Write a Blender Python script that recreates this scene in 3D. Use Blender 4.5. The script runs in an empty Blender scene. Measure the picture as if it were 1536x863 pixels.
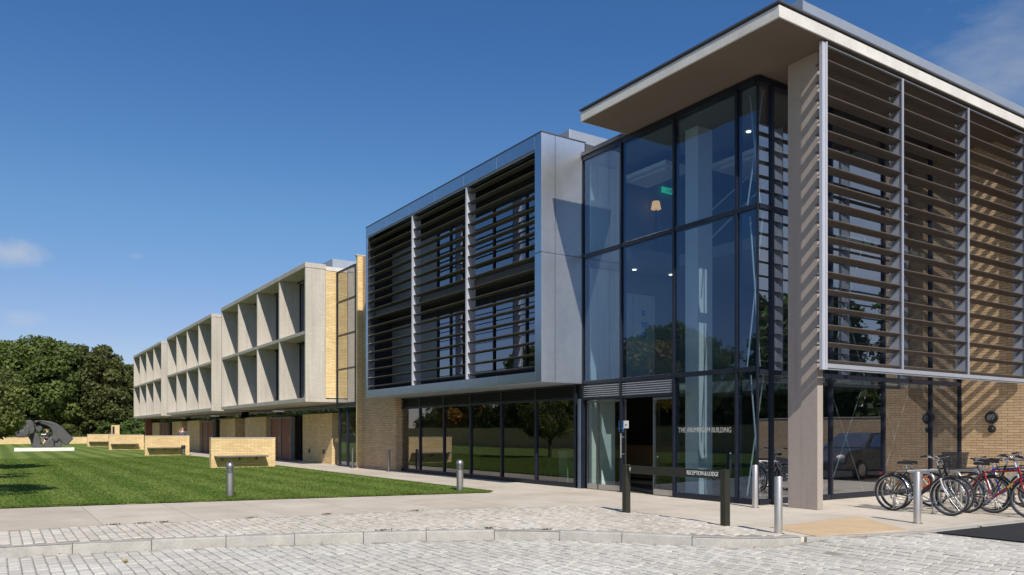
import bpy, math, random
import numpy as np
random.seed(7); rng = np.random.default_rng(7)
scene = bpy.context.scene
col = scene.collection
R = math.radians
F, HC, HY, CX = 1172.0, 1.5, 648.0, 768.0       # photo calibration used only to lay out plan positions
def on_y(px, Y):
    r = (px - CX) / F; z = Y / (.834 * r + .552); return (.552 * r - .834) * z
def on_x(px, X):
    r = (px - CX) / F; z = X / (.552 * r - .834); return (.834 * r + .552) * z
SUN = (-1.0, .29, -.9)                            # direction the light travels

# ------------------------------------------------------------------ helpers
def wpos(o):
    x = y = z = 0
    while o is not None:
        x += o.location[0]; y += o.location[1]; z += o.location[2]; o = o.parent
    return (x, y, z)

class MB:
    def __init__(s): s.v = []; s.f = []
    def add(s, vs, fs):
        n = len(s.v); s.v += [tuple(p) for p in vs]; s.f += [tuple(i + n for i in q) for q in fs]; return s
    def box(s, x0, x1, y0, y1, z0, z1):
        vs = [(x, y, z) for z in (z0, z1) for y in (y0, y1) for x in (x0, x1)]
        return s.add(vs, [(0,2,3,1),(4,5,7,6),(0,1,5,4),(2,6,7,3),(0,4,6,2),(1,3,7,5)])
    def quad(s, a, b, c, d): return s.add([a, b, c, d], [(0,1,2,3)])
    def extrude(s, poly, axis, a, b):
        # poly: 2D points in the plane normal to axis (order: the other two axes, ascending)
        def P(p, t):
            return {'x': (t, p[0], p[1]), 'y': (p[0], t, p[1]), 'z': (p[0], p[1], t)}[axis]
        n = len(poly)
        vs = [P(p, a) for p in poly] + [P(p, b) for p in poly]
        fs = [tuple(range(n - 1, -1, -1)), tuple(range(n, 2 * n))] + [(i, (i+1) % n, (i+1) % n + n, i + n) for i in range(n)]
        return s.add(vs, fs)
    def tube(s, path, r, n=8, cap=True, closed=False):
        path = [np.array(p, float) for p in path]; m = len(path)
        rs = r if isinstance(r, (list, tuple)) else [r] * m
        rings = []; prev = None
        for i in range(m):
            if closed: d = path[(i+1) % m] - path[i-1]
            else: d = path[min(i+1, m-1)] - path[max(i-1, 0)]
            d = d / (np.linalg.norm(d) + 1e-12)
            if prev is None:
                up = np.array([0, 0, 1.]) if abs(d[2]) < .9 else np.array([1., 0, 0])
                a = np.cross(d, up)
            else:
                a = prev - d * np.dot(prev, d)
            a = a / (np.linalg.norm(a) + 1e-12); b = np.cross(d, a); prev = a
            rings.append([path[i] + rs[i] * (a * math.cos(2*math.pi*k/n) + b * math.sin(2*math.pi*k/n)) for k in range(n)])
        vs = [p for ring in rings for p in ring]; fs = []
        for i in range(m if closed else m - 1):
            j = (i + 1) % m
            for k in range(n):
                fs.append((i*n + k, i*n + (k+1) % n, j*n + (k+1) % n, j*n + k))
        if cap and not closed:
            fs.append(tuple(range(n - 1, -1, -1))); fs.append(tuple((m-1)*n + k for k in range(n)))
        return s.add(vs, fs)
    def cyl(s, p0, p1, r, n=16): return s.tube([p0, p1], r, n)
    def lathe(s, prof, cx, cy, n=24, axis='z'):
        vs = []; fs = []; m = len(prof)
        for r, z in prof:
            for k in range(n):
                a = 2*math.pi*k/n
                if axis == 'z': vs.append((cx + r*math.cos(a), cy + r*math.sin(a), z))
                else: vs.append((cx + r*math.cos(a), z, cy + r*math.sin(a)))
        for i in range(m-1):
            for k in range(n):
                fs.append((i*n+k, i*n+(k+1)%n, (i+1)*n+(k+1)%n, (i+1)*n+k))
        fs.append(tuple(range(n-1, -1, -1))); fs.append(tuple((m-1)*n+k for k in range(n)))
        return s.add(vs, fs)
    def ball(s, c, rx, ry, rz, n=12, m=8):
        vs = []; fs = []
        for i in range(m+1):
            t = math.pi*i/m
            for k in range(n):
                a = 2*math.pi*k/n
                vs.append((c[0]+rx*math.sin(t)*math.cos(a), c[1]+ry*math.sin(t)*math.sin(a), c[2]-rz*math.cos(t)))
        for i in range(m):
            for k in range(n):
                fs.append((i*n+k, i*n+(k+1)%n, (i+1)*n+(k+1)%n, (i+1)*n+k))
        return s.add(vs, fs)
    def build(s, name, mat, parent=None, local=False, smooth=False, bevel=0, kind=None, origin=None):
        v = np.array(s.v, float)
        loc = (0, 0, 0)
        if parent is not None:
            if not local: v = v - np.array(wpos(parent))
        elif not local:
            if origin is None:
                lo, hi = v.min(0), v.max(0); origin = ((lo[0]+hi[0])/2, (lo[1]+hi[1])/2, lo[2])
            loc = origin; v = v - np.array(origin)
        me = bpy.data.meshes.new(name); me.from_pydata(v.tolist(), [], s.f); me.update()
        me.materials.append(mat)
        if smooth:
            me.polygons.foreach_set('use_smooth', [True]*len(me.polygons))
            try: me.set_sharp_from_angle(angle=R(40))
            except Exception: pass
        o = bpy.data.objects.new(name, me); col.objects.link(o); o.location = loc
        if parent is not None: o.parent = parent
        if bevel:
            b = o.modifiers.new('bevel', 'BEVEL'); b.width = bevel; b.segments = 2; b.limit_method = 'ANGLE'
        if kind: o['kind'] = kind
        return o

def tag(o, label=None, cat=None, group=None, kind=None):
    if label: o['label'] = label
    if cat: o['category'] = cat
    if group: o['group'] = group
    if kind: o['kind'] = kind
    return o
def thing(name, label, cat, loc=(0,0,0), rz=0, group=None):
    o = bpy.data.objects.new(name, None); o.empty_display_size = .2; col.objects.link(o)
    o.location = loc; o.rotation_euler = (0, 0, rz); tag(o, label, cat, group); return o
def kids(o): return [c for c in list(col.objects) if c.parent == o]
def copy_tree(o, parent=None):
    c = o.copy(); col.objects.link(c)
    if parent is not None: c.parent = parent
    for k in kids(o): copy_tree(k, c)
    return c

# ------------------------------------------------------------------ materials
def new_mat(name):
    m = bpy.data.materials.new(name); m.use_nodes = True
    nt = m.node_tree; b = nt.nodes['Principled BSDF']; return m, nt, b
def N(nt, t, **kw):
    n = nt.nodes.new(t)
    for k, v in kw.items():
        if k in n.inputs.keys() if isinstance(k, str) else False: n.inputs[k].default_value = v
        else: setattr(n, k, v)
    return n
def mixc(nt, fac, a, b, mode='MIX'):
    n = nt.nodes.new('ShaderNodeMix'); n.data_type = 'RGBA'; n.blend_type = mode
    for sock, val in ((n.inputs[0], fac), (n.inputs[6], a), (n.inputs[7], b)):
        if hasattr(val, 'is_output'): nt.links.new(val, sock)
        elif isinstance(val, (int, float)): sock.default_value = val
        else: sock.default_value = (*val, 1) if len(val) == 3 else val
    return n.outputs[2]
def ramp(nt, src, p0, p1, c0=(0,0,0), c1=(1,1,1)):
    n = nt.nodes.new('ShaderNodeValToRGB'); e = n.color_ramp.elements
    e[0].position = p0; e[1].position = p1; e[0].color = (*c0, 1); e[1].color = (*c1, 1)
    nt.links.new(src, n.inputs[0]); return n.outputs[0]
def noise(nt, vec, scale, detail=4, rough=.55):
    n = nt.nodes.new('ShaderNodeTexNoise'); n.inputs['Scale'].default_value = scale
    n.inputs['Detail'].default_value = detail; n.inputs['Roughness'].default_value = rough
    if vec is not None: nt.links.new(vec, n.inputs['Vector'])
    return n.outputs['Fac']
def objco(nt):
    return nt.nodes.new('ShaderNodeTexCoord').outputs['Object']
def scaled(nt, vec, s):
    n = nt.nodes.new('ShaderNodeMapping'); n.inputs['Scale'].default_value = s
    nt.links.new(vec, n.inputs['Vector']); return n.outputs[0]
def bump(nt, b, h, strength=.3, dist=.01):
    n = nt.nodes.new('ShaderNodeBump'); n.inputs['Strength'].default_value = strength
    n.inputs['Distance'].default_value = dist
    nt.links.new(h, n.inputs['Height']); nt.links.new(n.outputs[0], b.inputs['Normal'])
def surf(name, c, rough=.6, metal=0, var=.15, scale=3., bs=0, bscale=60, streak=False, c2=None, rvar=.1):
    """plain weathered surface: colour drifts with two noises, roughness drifts too"""
    m, nt, b = new_mat(name); co = objco(nt)
    n1 = noise(nt, scaled(nt, co, (1, 1, .25)) if streak else co, scale, 6, .6)
    n2 = noise(nt, co, scale * 9, 4)
    dark = tuple(x * (1 - var) for x in c) if c2 is None else c2
    lite = tuple(min(1, x * (1 + var)) for x in c)
    base = mixc(nt, ramp(nt, n1, .3, .7), dark, lite)
    base = mixc(nt, .35, base, mixc(nt, ramp(nt, n2, .35, .65), dark, lite))
    nt.links.new(base, b.inputs['Base Color'])
    b.inputs['Metallic'].default_value = metal
    rr = nt.nodes.new('ShaderNodeMapRange'); rr.inputs[3].default_value = max(.02, rough - rvar); rr.inputs[4].default_value = min(1, rough + rvar)
    nt.links.new(n1, rr.inputs[0]); nt.links.new(rr.outputs[0], b.inputs['Roughness'])
    if streak and metal == 0:
        st = noise(nt, scaled(nt, co, (7, 7, .22)), 1.0, 5, .65)
        base2 = mixc(nt, ramp(nt, st, .52, .80), base, tuple(x*.72 for x in c)); nt.links.new(base2, b.inputs['Base Color'])
    if bs: bump(nt, b, noise(nt, co, bscale, 5), bs, .01)
    return m

def brick_mat(name, c1, c2, mortar, bw=.29, rh=.0675):
    m, nt, b = new_mat(name); co = objco(nt)
    g = nt.nodes.new('ShaderNodeNewGeometry')
    sx = nt.nodes.new('ShaderNodeSeparateXYZ'); nt.links.new(co, sx.inputs[0])
    sn = nt.nodes.new('ShaderNodeSeparateXYZ'); nt.links.new(g.outputs['True Normal'], sn.inputs[0])
    ab = N(nt, 'ShaderNodeMath', operation='ABSOLUTE'); nt.links.new(sn.outputs[0], ab.inputs[0])
    gt = N(nt, 'ShaderNodeMath', operation='GREATER_THAN'); nt.links.new(ab.outputs[0], gt.inputs[0]); gt.inputs[1].default_value = .6
    mx = nt.nodes.new('ShaderNodeMix'); nt.links.new(gt.outputs[0], mx.inputs[0]); nt.links.new(sx.outputs[0], mx.inputs[2]); nt.links.new(sx.outputs[1], mx.inputs[3])
    cb = nt.nodes.new('ShaderNodeCombineXYZ'); nt.links.new(mx.outputs[0], cb.inputs[0]); nt.links.new(sx.outputs[2], cb.inputs[1])
    br = nt.nodes.new('ShaderNodeTexBrick'); nt.links.new(cb.outputs[0], br.inputs['Vector'])
    br.inputs['Scale'].default_value = 1; br.inputs['Brick Width'].default_value = bw; br.inputs['Row Height'].default_value = rh
    br.inputs['Mortar Size'].default_value = .0055; br.inputs['Mortar Smooth'].default_value = .3; br.inputs['Bias'].default_value = -.1
    br.inputs['Color1'].default_value = (*c1, 1); br.inputs['Color2'].default_value = (*c2, 1); br.inputs['Mortar'].default_value = (*mortar, 1)
    n1 = noise(nt, co, .9, 5); n2 = noise(nt, co, 30, 4)
    c = mixc(nt, .5, br.outputs[0], mixc(nt, ramp(nt, n1, .3, .7), (.78,.76,.74), (1.1,1.1,1.08)), 'MULTIPLY')
    c = mixc(nt, .5, c, mixc(nt, ramp(nt, n2, .3, .7), (.75,.75,.75), (1.15,1.15,1.15)), 'MULTIPLY')
    nt.links.new(c, b.inputs['Base Color']); b.inputs['Roughness'].default_value = .85
    inv = N(nt, 'ShaderNodeMath', operation='SUBTRACT'); inv.inputs[0].default_value = 1; nt.links.new(br.outputs['Fac'], inv.inputs[1])
    bump(nt, b, inv.outputs[0], .7, .006)
    return m

def glass_mat(name, tint=(.62,.72,.74), r0=.2, rmax=.85, refl=(.8,.86,1.0)):
    m = bpy.data.materials.new(name); m.use_nodes = True; nt = m.node_tree; nt.nodes.clear()
    out = nt.nodes.new('ShaderNodeOutputMaterial'); mix = nt.nodes.new('ShaderNodeMixShader')
    tr = nt.nodes.new('ShaderNodeBsdfTransparent'); gl = nt.nodes.new('ShaderNodeBsdfGlossy')
    tr.inputs[0].default_value = (*tint, 1); gl.inputs[0].default_value = (*refl, 1); gl.inputs['Roughness'].default_value = .004
    lw = nt.nodes.new('ShaderNodeLayerWeight'); lw.inputs[0].default_value = .5
    pw = N(nt, 'ShaderNodeMath', operation='POWER'); nt.links.new(lw.outputs['Facing'], pw.inputs[0]); pw.inputs[1].default_value = 3.5
    mr = nt.nodes.new('ShaderNodeMapRange'); mr.inputs[3].default_value = r0; mr.inputs[4].default_value = rmax; nt.links.new(pw.outputs[0], mr.inputs[0])
    bp = nt.nodes.new('ShaderNodeBump'); bp.inputs['Strength'].default_value = .06; bp.inputs['Distance'].default_value = .02
    nt.links.new(noise(nt, objco(nt), .8, 1), bp.inputs['Height'])
    nt.links.new(bp.outputs[0], gl.inputs['Normal'])
    nt.links.new(mr.outputs[0], mix.inputs[0]); nt.links.new(tr.outputs[0], mix.inputs[1]); nt.links.new(gl.outputs[0], mix.inputs[2])
    nt.links.new(mix.outputs[0], out.inputs[0]); return m

def emit_mat(name, c, s):
    m, nt, b = new_mat(name)
    b.inputs['Base Color'].default_value = (*c, 1); b.inputs['Emission Color'].default_value = (*c, 1)
    n = noise(nt, objco(nt), 8, 2)
    mr = nt.nodes.new('ShaderNodeMapRange'); mr.inputs[3].default_value = s*.85; mr.inputs[4].default_value = s*1.1
    nt.links.new(n, mr.inputs[0]); nt.links.new(mr.outputs[0], b.inputs['Emission Strength']); return m

M = {}
M['concrete'] = surf('concrete', (.475,.435,.375), .85, 0, .17, 1.4, .25, 50, True)
M['concrete_col'] = surf('smooth_concrete', (.36,.305,.265), .8, 0, .08, 1.2, .12, 60, True)
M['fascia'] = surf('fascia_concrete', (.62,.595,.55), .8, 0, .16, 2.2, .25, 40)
M['soffit'] = surf('shaded_soffit_concrete', (.15,.115,.088), .85, 0, .06, .8, .1, 40)  # underside shade put into the colour, far darker than the fascia
M['brick'] = brick_mat('buff_brick', (.70,.50,.245), (.84,.64,.34), (.36,.27,.16))
M['brick_tan'] = brick_mat('tan_brick', (.60,.415,.235), (.74,.53,.325), (.17,.115,.07))
M['coping'] = surf('coping_stone', (.50,.43,.36), .85, 0, .2, 6)
M['clad'] = surf('brushed_cladding', (.52,.55,.59), .25, 1, .06, .6, 0, 40, True, rvar=.06)
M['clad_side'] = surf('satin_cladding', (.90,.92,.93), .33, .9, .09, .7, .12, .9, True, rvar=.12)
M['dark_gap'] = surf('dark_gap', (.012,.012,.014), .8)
M['frame'] = surf('dark_frame', (.016,.020,.034), .4, .3, .15, 3)
M['post_blue'] = surf('blue_grey_post', (.16,.20,.27), .4, .5, .1, 3)
M['alu'] = surf('grey_aluminium', (.40,.42,.47), .45, .3, .06, 2)
M['alu_white'] = surf('pale_aluminium', (.50,.51,.56), .4, .2, .05, 2)
M['louvre'] = surf('louvre_bronze', (.125,.098,.080), .5, .2, .12, 2.5, 0, 40)
M['louvre_dark'] = surf('louvre_grey', (.090,.080,.072), .5, .3, .12, 2.5)
M['steel'] = surf('brushed_steel', (.58,.545,.51), .38, .8, .05, 6, .05, 200)
M['steel_dark'] = surf('dark_steel', (.33,.33,.33), .35, 1, .1, 6)
M['steel_mid'] = surf('worn_steel', (.46,.45,.44), .33, .85, .1, 6)
M['roof_metal'] = surf('roof_metal', (.36,.40,.46), .5, .5, .05, 1)
M['cap'] = surf('roof_capping', (.10,.10,.11), .5, .4, .1, 2)
M['black'] = surf('black_paint', (.02,.02,.022), .4, 0, .2, 5)
M['rubber'] = surf('tyre_rubber', (.028,.028,.03), .75, 0, .2, 9)
M['sign'] = surf('sign_bronze', (.035,.035,.026), .45, .3, .15, 4)
M['white'] = surf('white_paint', (.78,.78,.76), .6, 0, .04, 3)
M['lettering'] = surf('pale_lettering', (.44,.43,.39), .6, 0, .05, 3)
M['blue_sign'] = surf('blue_sign', (.02,.17,.50), .5, 0, .05, 3)
M['plaster'] = surf('pale_plaster', (.25,.27,.27), .8, 0, .05, 1)
M['panel_green'] = surf('grey_green_panel', (.58,.66,.62), .6, 0, .06, 1, 0, 40, True)
M['ceil'] = surf('ceiling_white', (.27,.28,.28), .8, 0, .04, 1)
M['int_floor'] = surf('interior_floor', (.10,.09,.08), .4, 0, .1, 2)
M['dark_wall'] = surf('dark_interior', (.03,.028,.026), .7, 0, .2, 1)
M['wood'] = surf('orange_wood', (.34,.16,.06), .5, 0, .15, 3, 0, 40, True)
M['door_red'] = surf('red_brown_timber', (.24,.075,.042), .55, 0, .25, 5, .1, 60, True)
M['door_frame'] = surf('grey_door_frame', (.22,.22,.22), .5, .3, .1, 3)
M['bench'] = surf('bench_slab', (.13,.125,.12), .6, 0, .2, 5)
M['bronze'] = surf('dark_bronze', (.085,.083,.085), .6, .15, .25, 2.2, .15, 30)
M['plinth'] = surf('white_plinth', (.74,.73,.70), .7, 0, .08, 3)
M['bark'] = surf('bark', (.07,.055,.04), .9, 0, .35, 4, .6, 25, True)
M['glass'] = glass_mat('facade_glass', (.56,.68,.75), .145, .9, (.56,.73,1.0))
M['glass_side'] = glass_mat('side_glass', (.52,.62,.66), .40, .9, (.85,.88,.95))
M['glass_dark'] = glass_mat('dark_window_glass', (.40,.44,.46), .26, .9)
M['glass_ground'] = glass_mat('ground_glass', (.42,.48,.48), .17, .85, (.9,.92,.95))
M['glass_link'] = glass_mat('link_glass', (.45,.5,.5), .5, .95, (.85,.86,.86))
M['glass_clear'] = glass_mat('clear_door_glass', (.74,.80,.78), .07, .7)
M['lamp_on'] = emit_mat('lit_lamp', (1, .93, .8), 3)
M['lamp_orange'] = emit_mat('lit_orange_lamp', (1, .55, .22), .9)
M['exit_green'] = emit_mat('lit_exit_green', (.02, .6, .3), .7)
M['rod'] = surf('bracing_rod', (.80,.82,.80), .4, .5, .05, 5)
M['bin_green'] = surf('pale_green_plastic', (.30,.42,.34), .5, 0, .1, 3)
M['bin_dkgreen'] = surf('green_plastic', (.03,.22,.13), .5, 0, .1, 3)
M['chair'] = surf('blue_fabric', (.04,.05,.09), .9, 0, .2, 6)
M['curtain'] = surf('pale_curtain', (.45,.43,.38), .9, 0, .15, 3, 0, 40, True)

def leaf_mat(name, c0, c1, trans=.35):
    m = bpy.data.materials.new(name); m.use_nodes = True; nt = m.node_tree; b = nt.nodes['Principled BSDF']
    at = nt.nodes.new('ShaderNodeAttribute'); at.attribute_name = 'rnd'
    oi = nt.nodes.new('ShaderNodeObjectInfo')
    c = mixc(nt, at.outputs['Fac'], c0, c1)
    h = nt.nodes.new('ShaderNodeHueSaturation'); nt.links.new(c, h.inputs['Color'])
    mr = nt.nodes.new('ShaderNodeMapRange'); mr.inputs[3].default_value = .47; mr.inputs[4].default_value = .53; nt.links.new(oi.outputs['Random'], mr.inputs[0]); nt.links.new(mr.outputs[0], h.inputs['Hue'])
    m2 = nt.nodes.new('ShaderNodeMapRange'); m2.inputs[3].default_value = .75; m2.inputs[4].default_value = 1.15; nt.links.new(oi.outputs['Random'], m2.inputs[0]); nt.links.new(m2.outputs[0], h.inputs['Value'])
    nt.links.new(h.outputs[0], b.inputs['Base Color']); b.inputs['Roughness'].default_value = .55
    b.inputs['Specular IOR Level'].default_value = .35
    tl = nt.nodes.new('ShaderNodeBsdfTranslucent'); nt.links.new(h.outputs[0], tl.inputs[0])
    ms = nt.nodes.new('ShaderNodeMixShader'); ms.inputs[0].default_value = trans
    out = nt.nodes['Material Output']
    nt.links.new(b.outputs[0], ms.inputs[1]); nt.links.new(tl.outputs[0], ms.inputs[2]); nt.links.new(ms.outputs[0], out.inputs[0])
    return m
M['leaf'] = leaf_mat('green_leaf', (.070,.112,.026), (.185,.235,.060), .42)
M['leaf_olive'] = leaf_mat('olive_leaf', (.070,.108,.030), (.175,.222,.068), .42)
M['leaf_near'] = leaf_mat('near_leaf', (.11,.16,.045), (.32,.38,.12), .5)
M['leaf_gold'] = leaf_mat('golden_leaf', (.17,.085,.012), (.42,.25,.03))

# ground materials
def lawn_mat():
    m, nt, b = new_mat('lawn'); co = objco(nt)
    sp = nt.nodes.new('ShaderNodeSeparateXYZ'); nt.links.new(co, sp.inputs[0])
    wob = noise(nt, co, .35, 2)
    ad = N(nt, 'ShaderNodeMath', operation='MULTIPLY_ADD'); nt.links.new(wob, ad.inputs[0]); ad.inputs[1].default_value = .5; nt.links.new(sp.outputs[1], ad.inputs[2])
    mu = N(nt, 'ShaderNodeMath', operation='MULTIPLY'); nt.links.new(ad.outputs[0], mu.inputs[0]); mu.inputs[1].default_value = 2*math.pi/1.25
    sn = N(nt, 'ShaderNodeMath', operation='SINE'); nt.links.new(mu.outputs[0], sn.inputs[0])
    mr = nt.nodes.new('ShaderNodeMapRange'); mr.inputs[1].default_value = -.55; mr.inputs[2].default_value = .55; nt.links.new(sn.outputs[0], mr.inputs[0])
    stripe = mixc(nt, mr.outputs[0], (.106,.166,.027), (.188,.248,.056))
    n1 = noise(nt, co, .5, 5); n2 = noise(nt, scaled(nt, co, (1, 1, 1)), 45, 6, .7)
    c = mixc(nt, ramp(nt, n1, .50, .72), stripe, (.20,.215,.065))
    c = mixc(nt, .45, c, mixc(nt, ramp(nt, n2, .25, .75), (.42,.46,.42), (1.5,1.45,1.4)), 'MULTIPLY')
    nt.links.new(c, b.inputs['Base Color']); b.inputs['Roughness'].default_value = .9; b.inputs['Specular IOR Level'].default_value = .15
    bump(nt, b, n2, .4, .02); return m
M['lawn'] = lawn_mat()

def paving_mat():
    m, nt, b = new_mat('paving'); co = objco(nt)
    rot = nt.nodes.new('ShaderNodeMapping'); rot.inputs['Rotation'].default_value = (0, 0, 0); nt.links.new(co, rot.inputs[0])
    br = nt.nodes.new('ShaderNodeTexBrick'); nt.links.new(rot.outputs[0], br.inputs['Vector'])
    br.inputs['Scale'].default_value = 1; br.inputs['Brick Width'].default_value = 2.2; br.inputs['Row Height'].default_value = 1.45
    br.offset = .0
    br.inputs['Mortar Size'].default_value = .006; br.inputs['Mortar Smooth'].default_value = .2; br.inputs['Bias'].default_value = 0
    br.inputs['Color1'].default_value = (.58,.51,.415,1); br.inputs['Color2'].default_value = (.655,.585,.49,1); br.inputs['Mortar'].default_value = (.26,.23,.19,1)
    n1 = noise(nt, co, .7, 6, .65); n2 = noise(nt, co, 90, 3)
    c = mixc(nt, .8, br.outputs[0], mixc(nt, ramp(nt, n1, .32, .68), (.74,.72,.69), (1.08,1.08,1.08)), 'MULTIPLY')
    c = mixc(nt, .5, c, mixc(nt, ramp(nt, n2, .3, .7), (.82,.82,.82), (1.12,1.12,1.12)), 'MULTIPLY')
    n3 = noise(nt, scaled(nt, co, (1.3, 1.3, 1)), 4, 5, .7)
    c = mixc(nt, ramp(nt, n3, .60, .78), c, (.38,.33,.27))
    nt.links.new(c, b.inputs['Base Color']); b.inputs['Roughness'].default_value = .85
    bump(nt, b, n2, .15, .006); return m
M['paving'] = paving_mat()

def sett_mat(name, a, bcol):
    m, nt, b = new_mat(name); co = objco(nt)
    at = nt.nodes.new('ShaderNodeAttribute'); at.attribute_name = 'rnd'
    c = mixc(nt, at.outputs['Fac'], a, bcol)
    n1 = noise(nt, co, 60, 5, .7); n2 = noise(nt, co, .6, 5, .6)
    c = mixc(nt, .7, c, mixc(nt, ramp(nt, n1, .3, .7), (.75,.75,.75), (1.18,1.18,1.18)), 'MULTIPLY')
    c = mixc(nt, .8, c, mixc(nt, ramp(nt, n2, .35, .7), (.80,.78,.74), (1.08,1.08,1.08)), 'MULTIPLY')
    n4 = noise(nt, co, 2.2, 4, .7); c = mixc(nt, ramp(nt, n4, .63, .80), c, (.33,.31,.27))
    nt.links.new(c, b.inputs['Base Color']); b.inputs['Roughness'].default_value = .85
    bump(nt, b, n1, .5, .008); return m
M['sett_road'] = sett_mat('road_sett', (.545,.525,.475), (.67,.645,.585))
M['sett_path'] = sett_mat('path_sett', (.57,.525,.455), (.69,.64,.56))
M['joint'] = surf('sett_joint', (.31,.285,.25), .95, 0, .35, 3, .3, 80)
M['kerb'] = surf('kerb_stone', (.40,.38,.345), .9, 0, .22, 4, .5, 60)
M['dirt'] = surf('joint_dirt', (.10,.09,.075), .95, 0, .3, 8)
M['soil'] = surf('dry_soil', (.20,.15,.10), .95, 0, .4, 5, .4, 60)
M['asphalt'] = surf('asphalt', (.020,.020,.021), .85, 0, .25, 2, .8, 160)
M['ground'] = surf('far_ground', (.06,.09,.02), .95, 0, .3, .2)
M['tactile'] = surf('tan_tactile', (.54,.40,.245), .85, 0, .13, 2.5, .3, 60)
M['grass'] = leaf_mat('grass_blade', (.13,.195,.032), (.235,.30,.066), .45)
M['litter'] = leaf_mat('litter', (.10,.075,.04), (.32,.25,.14), .1)
M['weed'] = leaf_mat('weed', (.05,.07,.015), (.14,.12,.04), .2)

# ------------------------------------------------------------------ camera, sun, sky
cam = bpy.data.cameras.new('camera'); camo = bpy.data.objects.new('camera', cam); col.objects.link(camo)
camo.location = (0, 0, HC)
camo.rotation_euler = (R(90), 0, math.atan2(.552, -.834) - R(90))
cam.sensor_width = 36; cam.lens = 36 * F / 1536; cam.shift_y = (HY - 431.5) / 1536; cam.clip_end = 6000; cam.clip_start = .1
scene.camera = camo

sl = bpy.data.lights.new('sun', 'SUN'); sl.energy = 5.0; sl.angle = R(.5); sl.color = (1, .94, .85)
so = bpy.data.objects.new('sun', sl); col.objects.link(so)
from mathutils import Vector
so.rotation_euler = Vector(SUN).to_track_quat('-Z', 'Y').to_euler(); so.location = (30, -10, 40)
elev = math.atan2(.9, math.hypot(1, .29))

w = bpy.data.worlds.new('World'); scene.world = w; w.use_nodes = True; nt = w.node_tree
bg = nt.nodes['Background']; sky = nt.nodes.new('ShaderNodeTexSky'); sky.sky_type = 'NISHITA'; sky.sun_disc = False
sky.sun_elevation = elev; sky.sun_rotation = math.atan2(1, -.29)
sky.altitude = 300; sky.air_density = 1.0; sky.dust_density = .15; sky.ozone_density = 3.0
tc = nt.nodes.new('ShaderNodeTexCoord'); g = tc.outputs['Generated']
sp = nt.nodes.new('ShaderNodeSeparateXYZ'); nt.links.new(g, sp.inputs[0])
mp = nt.nodes.new('ShaderNodeMapping'); mp.inputs['Scale'].default_value = (1, 1, 2.6); mp.inputs['Location'].default_value = (.3, .1, .2); nt.links.new(g, mp.inputs[0])
cn = noise(nt, mp.outputs[0], 2.6, 9, .62)
# clouds gather over the east and north of the sky, the west stays clear
dp = nt.nodes.new('ShaderNodeVectorMath'); dp.operation = 'DOT_PRODUCT'; nt.links.new(g, dp.inputs[0]); dp.inputs[1].default_value = (.55, .83, .05)
mr = nt.nodes.new('ShaderNodeMapRange'); mr.inputs[1].default_value = .22; mr.inputs[2].default_value = .50; mr.inputs[3].default_value = -.24; mr.inputs[4].default_value = .10; nt.links.new(dp.outputs['Value'], mr.inputs[0])
ad = N(nt, 'ShaderNodeMath', operation='ADD'); nt.links.new(cn, ad.inputs[0]); nt.links.new(mr.outputs[0], ad.inputs[1])
cm = ramp(nt, ad.outputs[0], .44, .86)
sr = nt.nodes.new('ShaderNodeValToRGB'); nt.links.new(sp.outputs[2], sr.inputs[0]); el = sr.color_ramp.elements
el[0].position = .05; el[0].color = (.72, .67, .76, 1); el[1].position = .13; el[1].color = (.70, .695, .825, 1)
for p_, c_ in ((.254, (.605, .805, .93)), (.43, (.42, .72, 1.0)), (.9, (.36, .62, .9))):
    e_ = el.new(p_); e_.color = (*c_, 1)
skyc = mixc(nt, 1.0, sky.outputs[0], sr.outputs[0], 'MULTIPLY')
cl = mixc(nt, cm, skyc, (4.2, 4.45, 4.9))
# two small clouds low in the west
def puff(vec, rad, prev, sc, op):
    nd = nt.nodes.new('ShaderNodeVectorMath'); nd.operation = 'SUBTRACT'; nt.links.new(g, nd.inputs[0]); nd.inputs[1].default_value = vec
    m2 = nt.nodes.new('ShaderNodeMapping'); m2.inputs['Scale'].default_value = (1, 1, 2.4); nt.links.new(nd.outputs[0], m2.inputs[0])
    ln = nt.nodes.new('ShaderNodeVectorMath'); ln.operation = 'LENGTH'; nt.links.new(m2.outputs[0], ln.inputs[0])
    nn = noise(nt, g, sc, 7, .6)
    a = N(nt, 'ShaderNodeMath', operation='MULTIPLY_ADD'); nt.links.new(nn, a.inputs[0]); a.inputs[1].default_value = -rad*1.6; nt.links.new(ln.outputs['Value'], a.inputs[2])
    mm = ramp(nt, a.outputs[0], 0, 1)
    r_ = nt.nodes.new('ShaderNodeMapRange'); r_.inputs[1].default_value = rad*.25; r_.inputs[2].default_value = -rad*.55; r_.inputs[3].default_value = 0; r_.inputs[4].default_value = op
    nt.links.new(a.outputs[0], r_.inputs[0])
    return mixc(nt, r_.outputs[0], prev, (5.3, 5.5, 5.8))
def dirpx(px, py):
    v = Vector((.552*(px-CX)/F - .834, .834*(px-CX)/F + .552, (HY-py)/F)); return v.normalized()
cl = puff(dirpx(12, 379), .040, cl, 30, .5)
cl = puff(dirpx(38, 478), .026, cl, 40, .22)
cl = puff(dirpx(205, 384), .010, cl, 60, .12)
nt.links.new(cl, bg.inputs[0]); bg.inputs[1].default_value = .112
scene.view_settings.view_transform = 'Standard'; scene.view_settings.look = 'None'; scene.view_settings.exposure = 0

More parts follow.
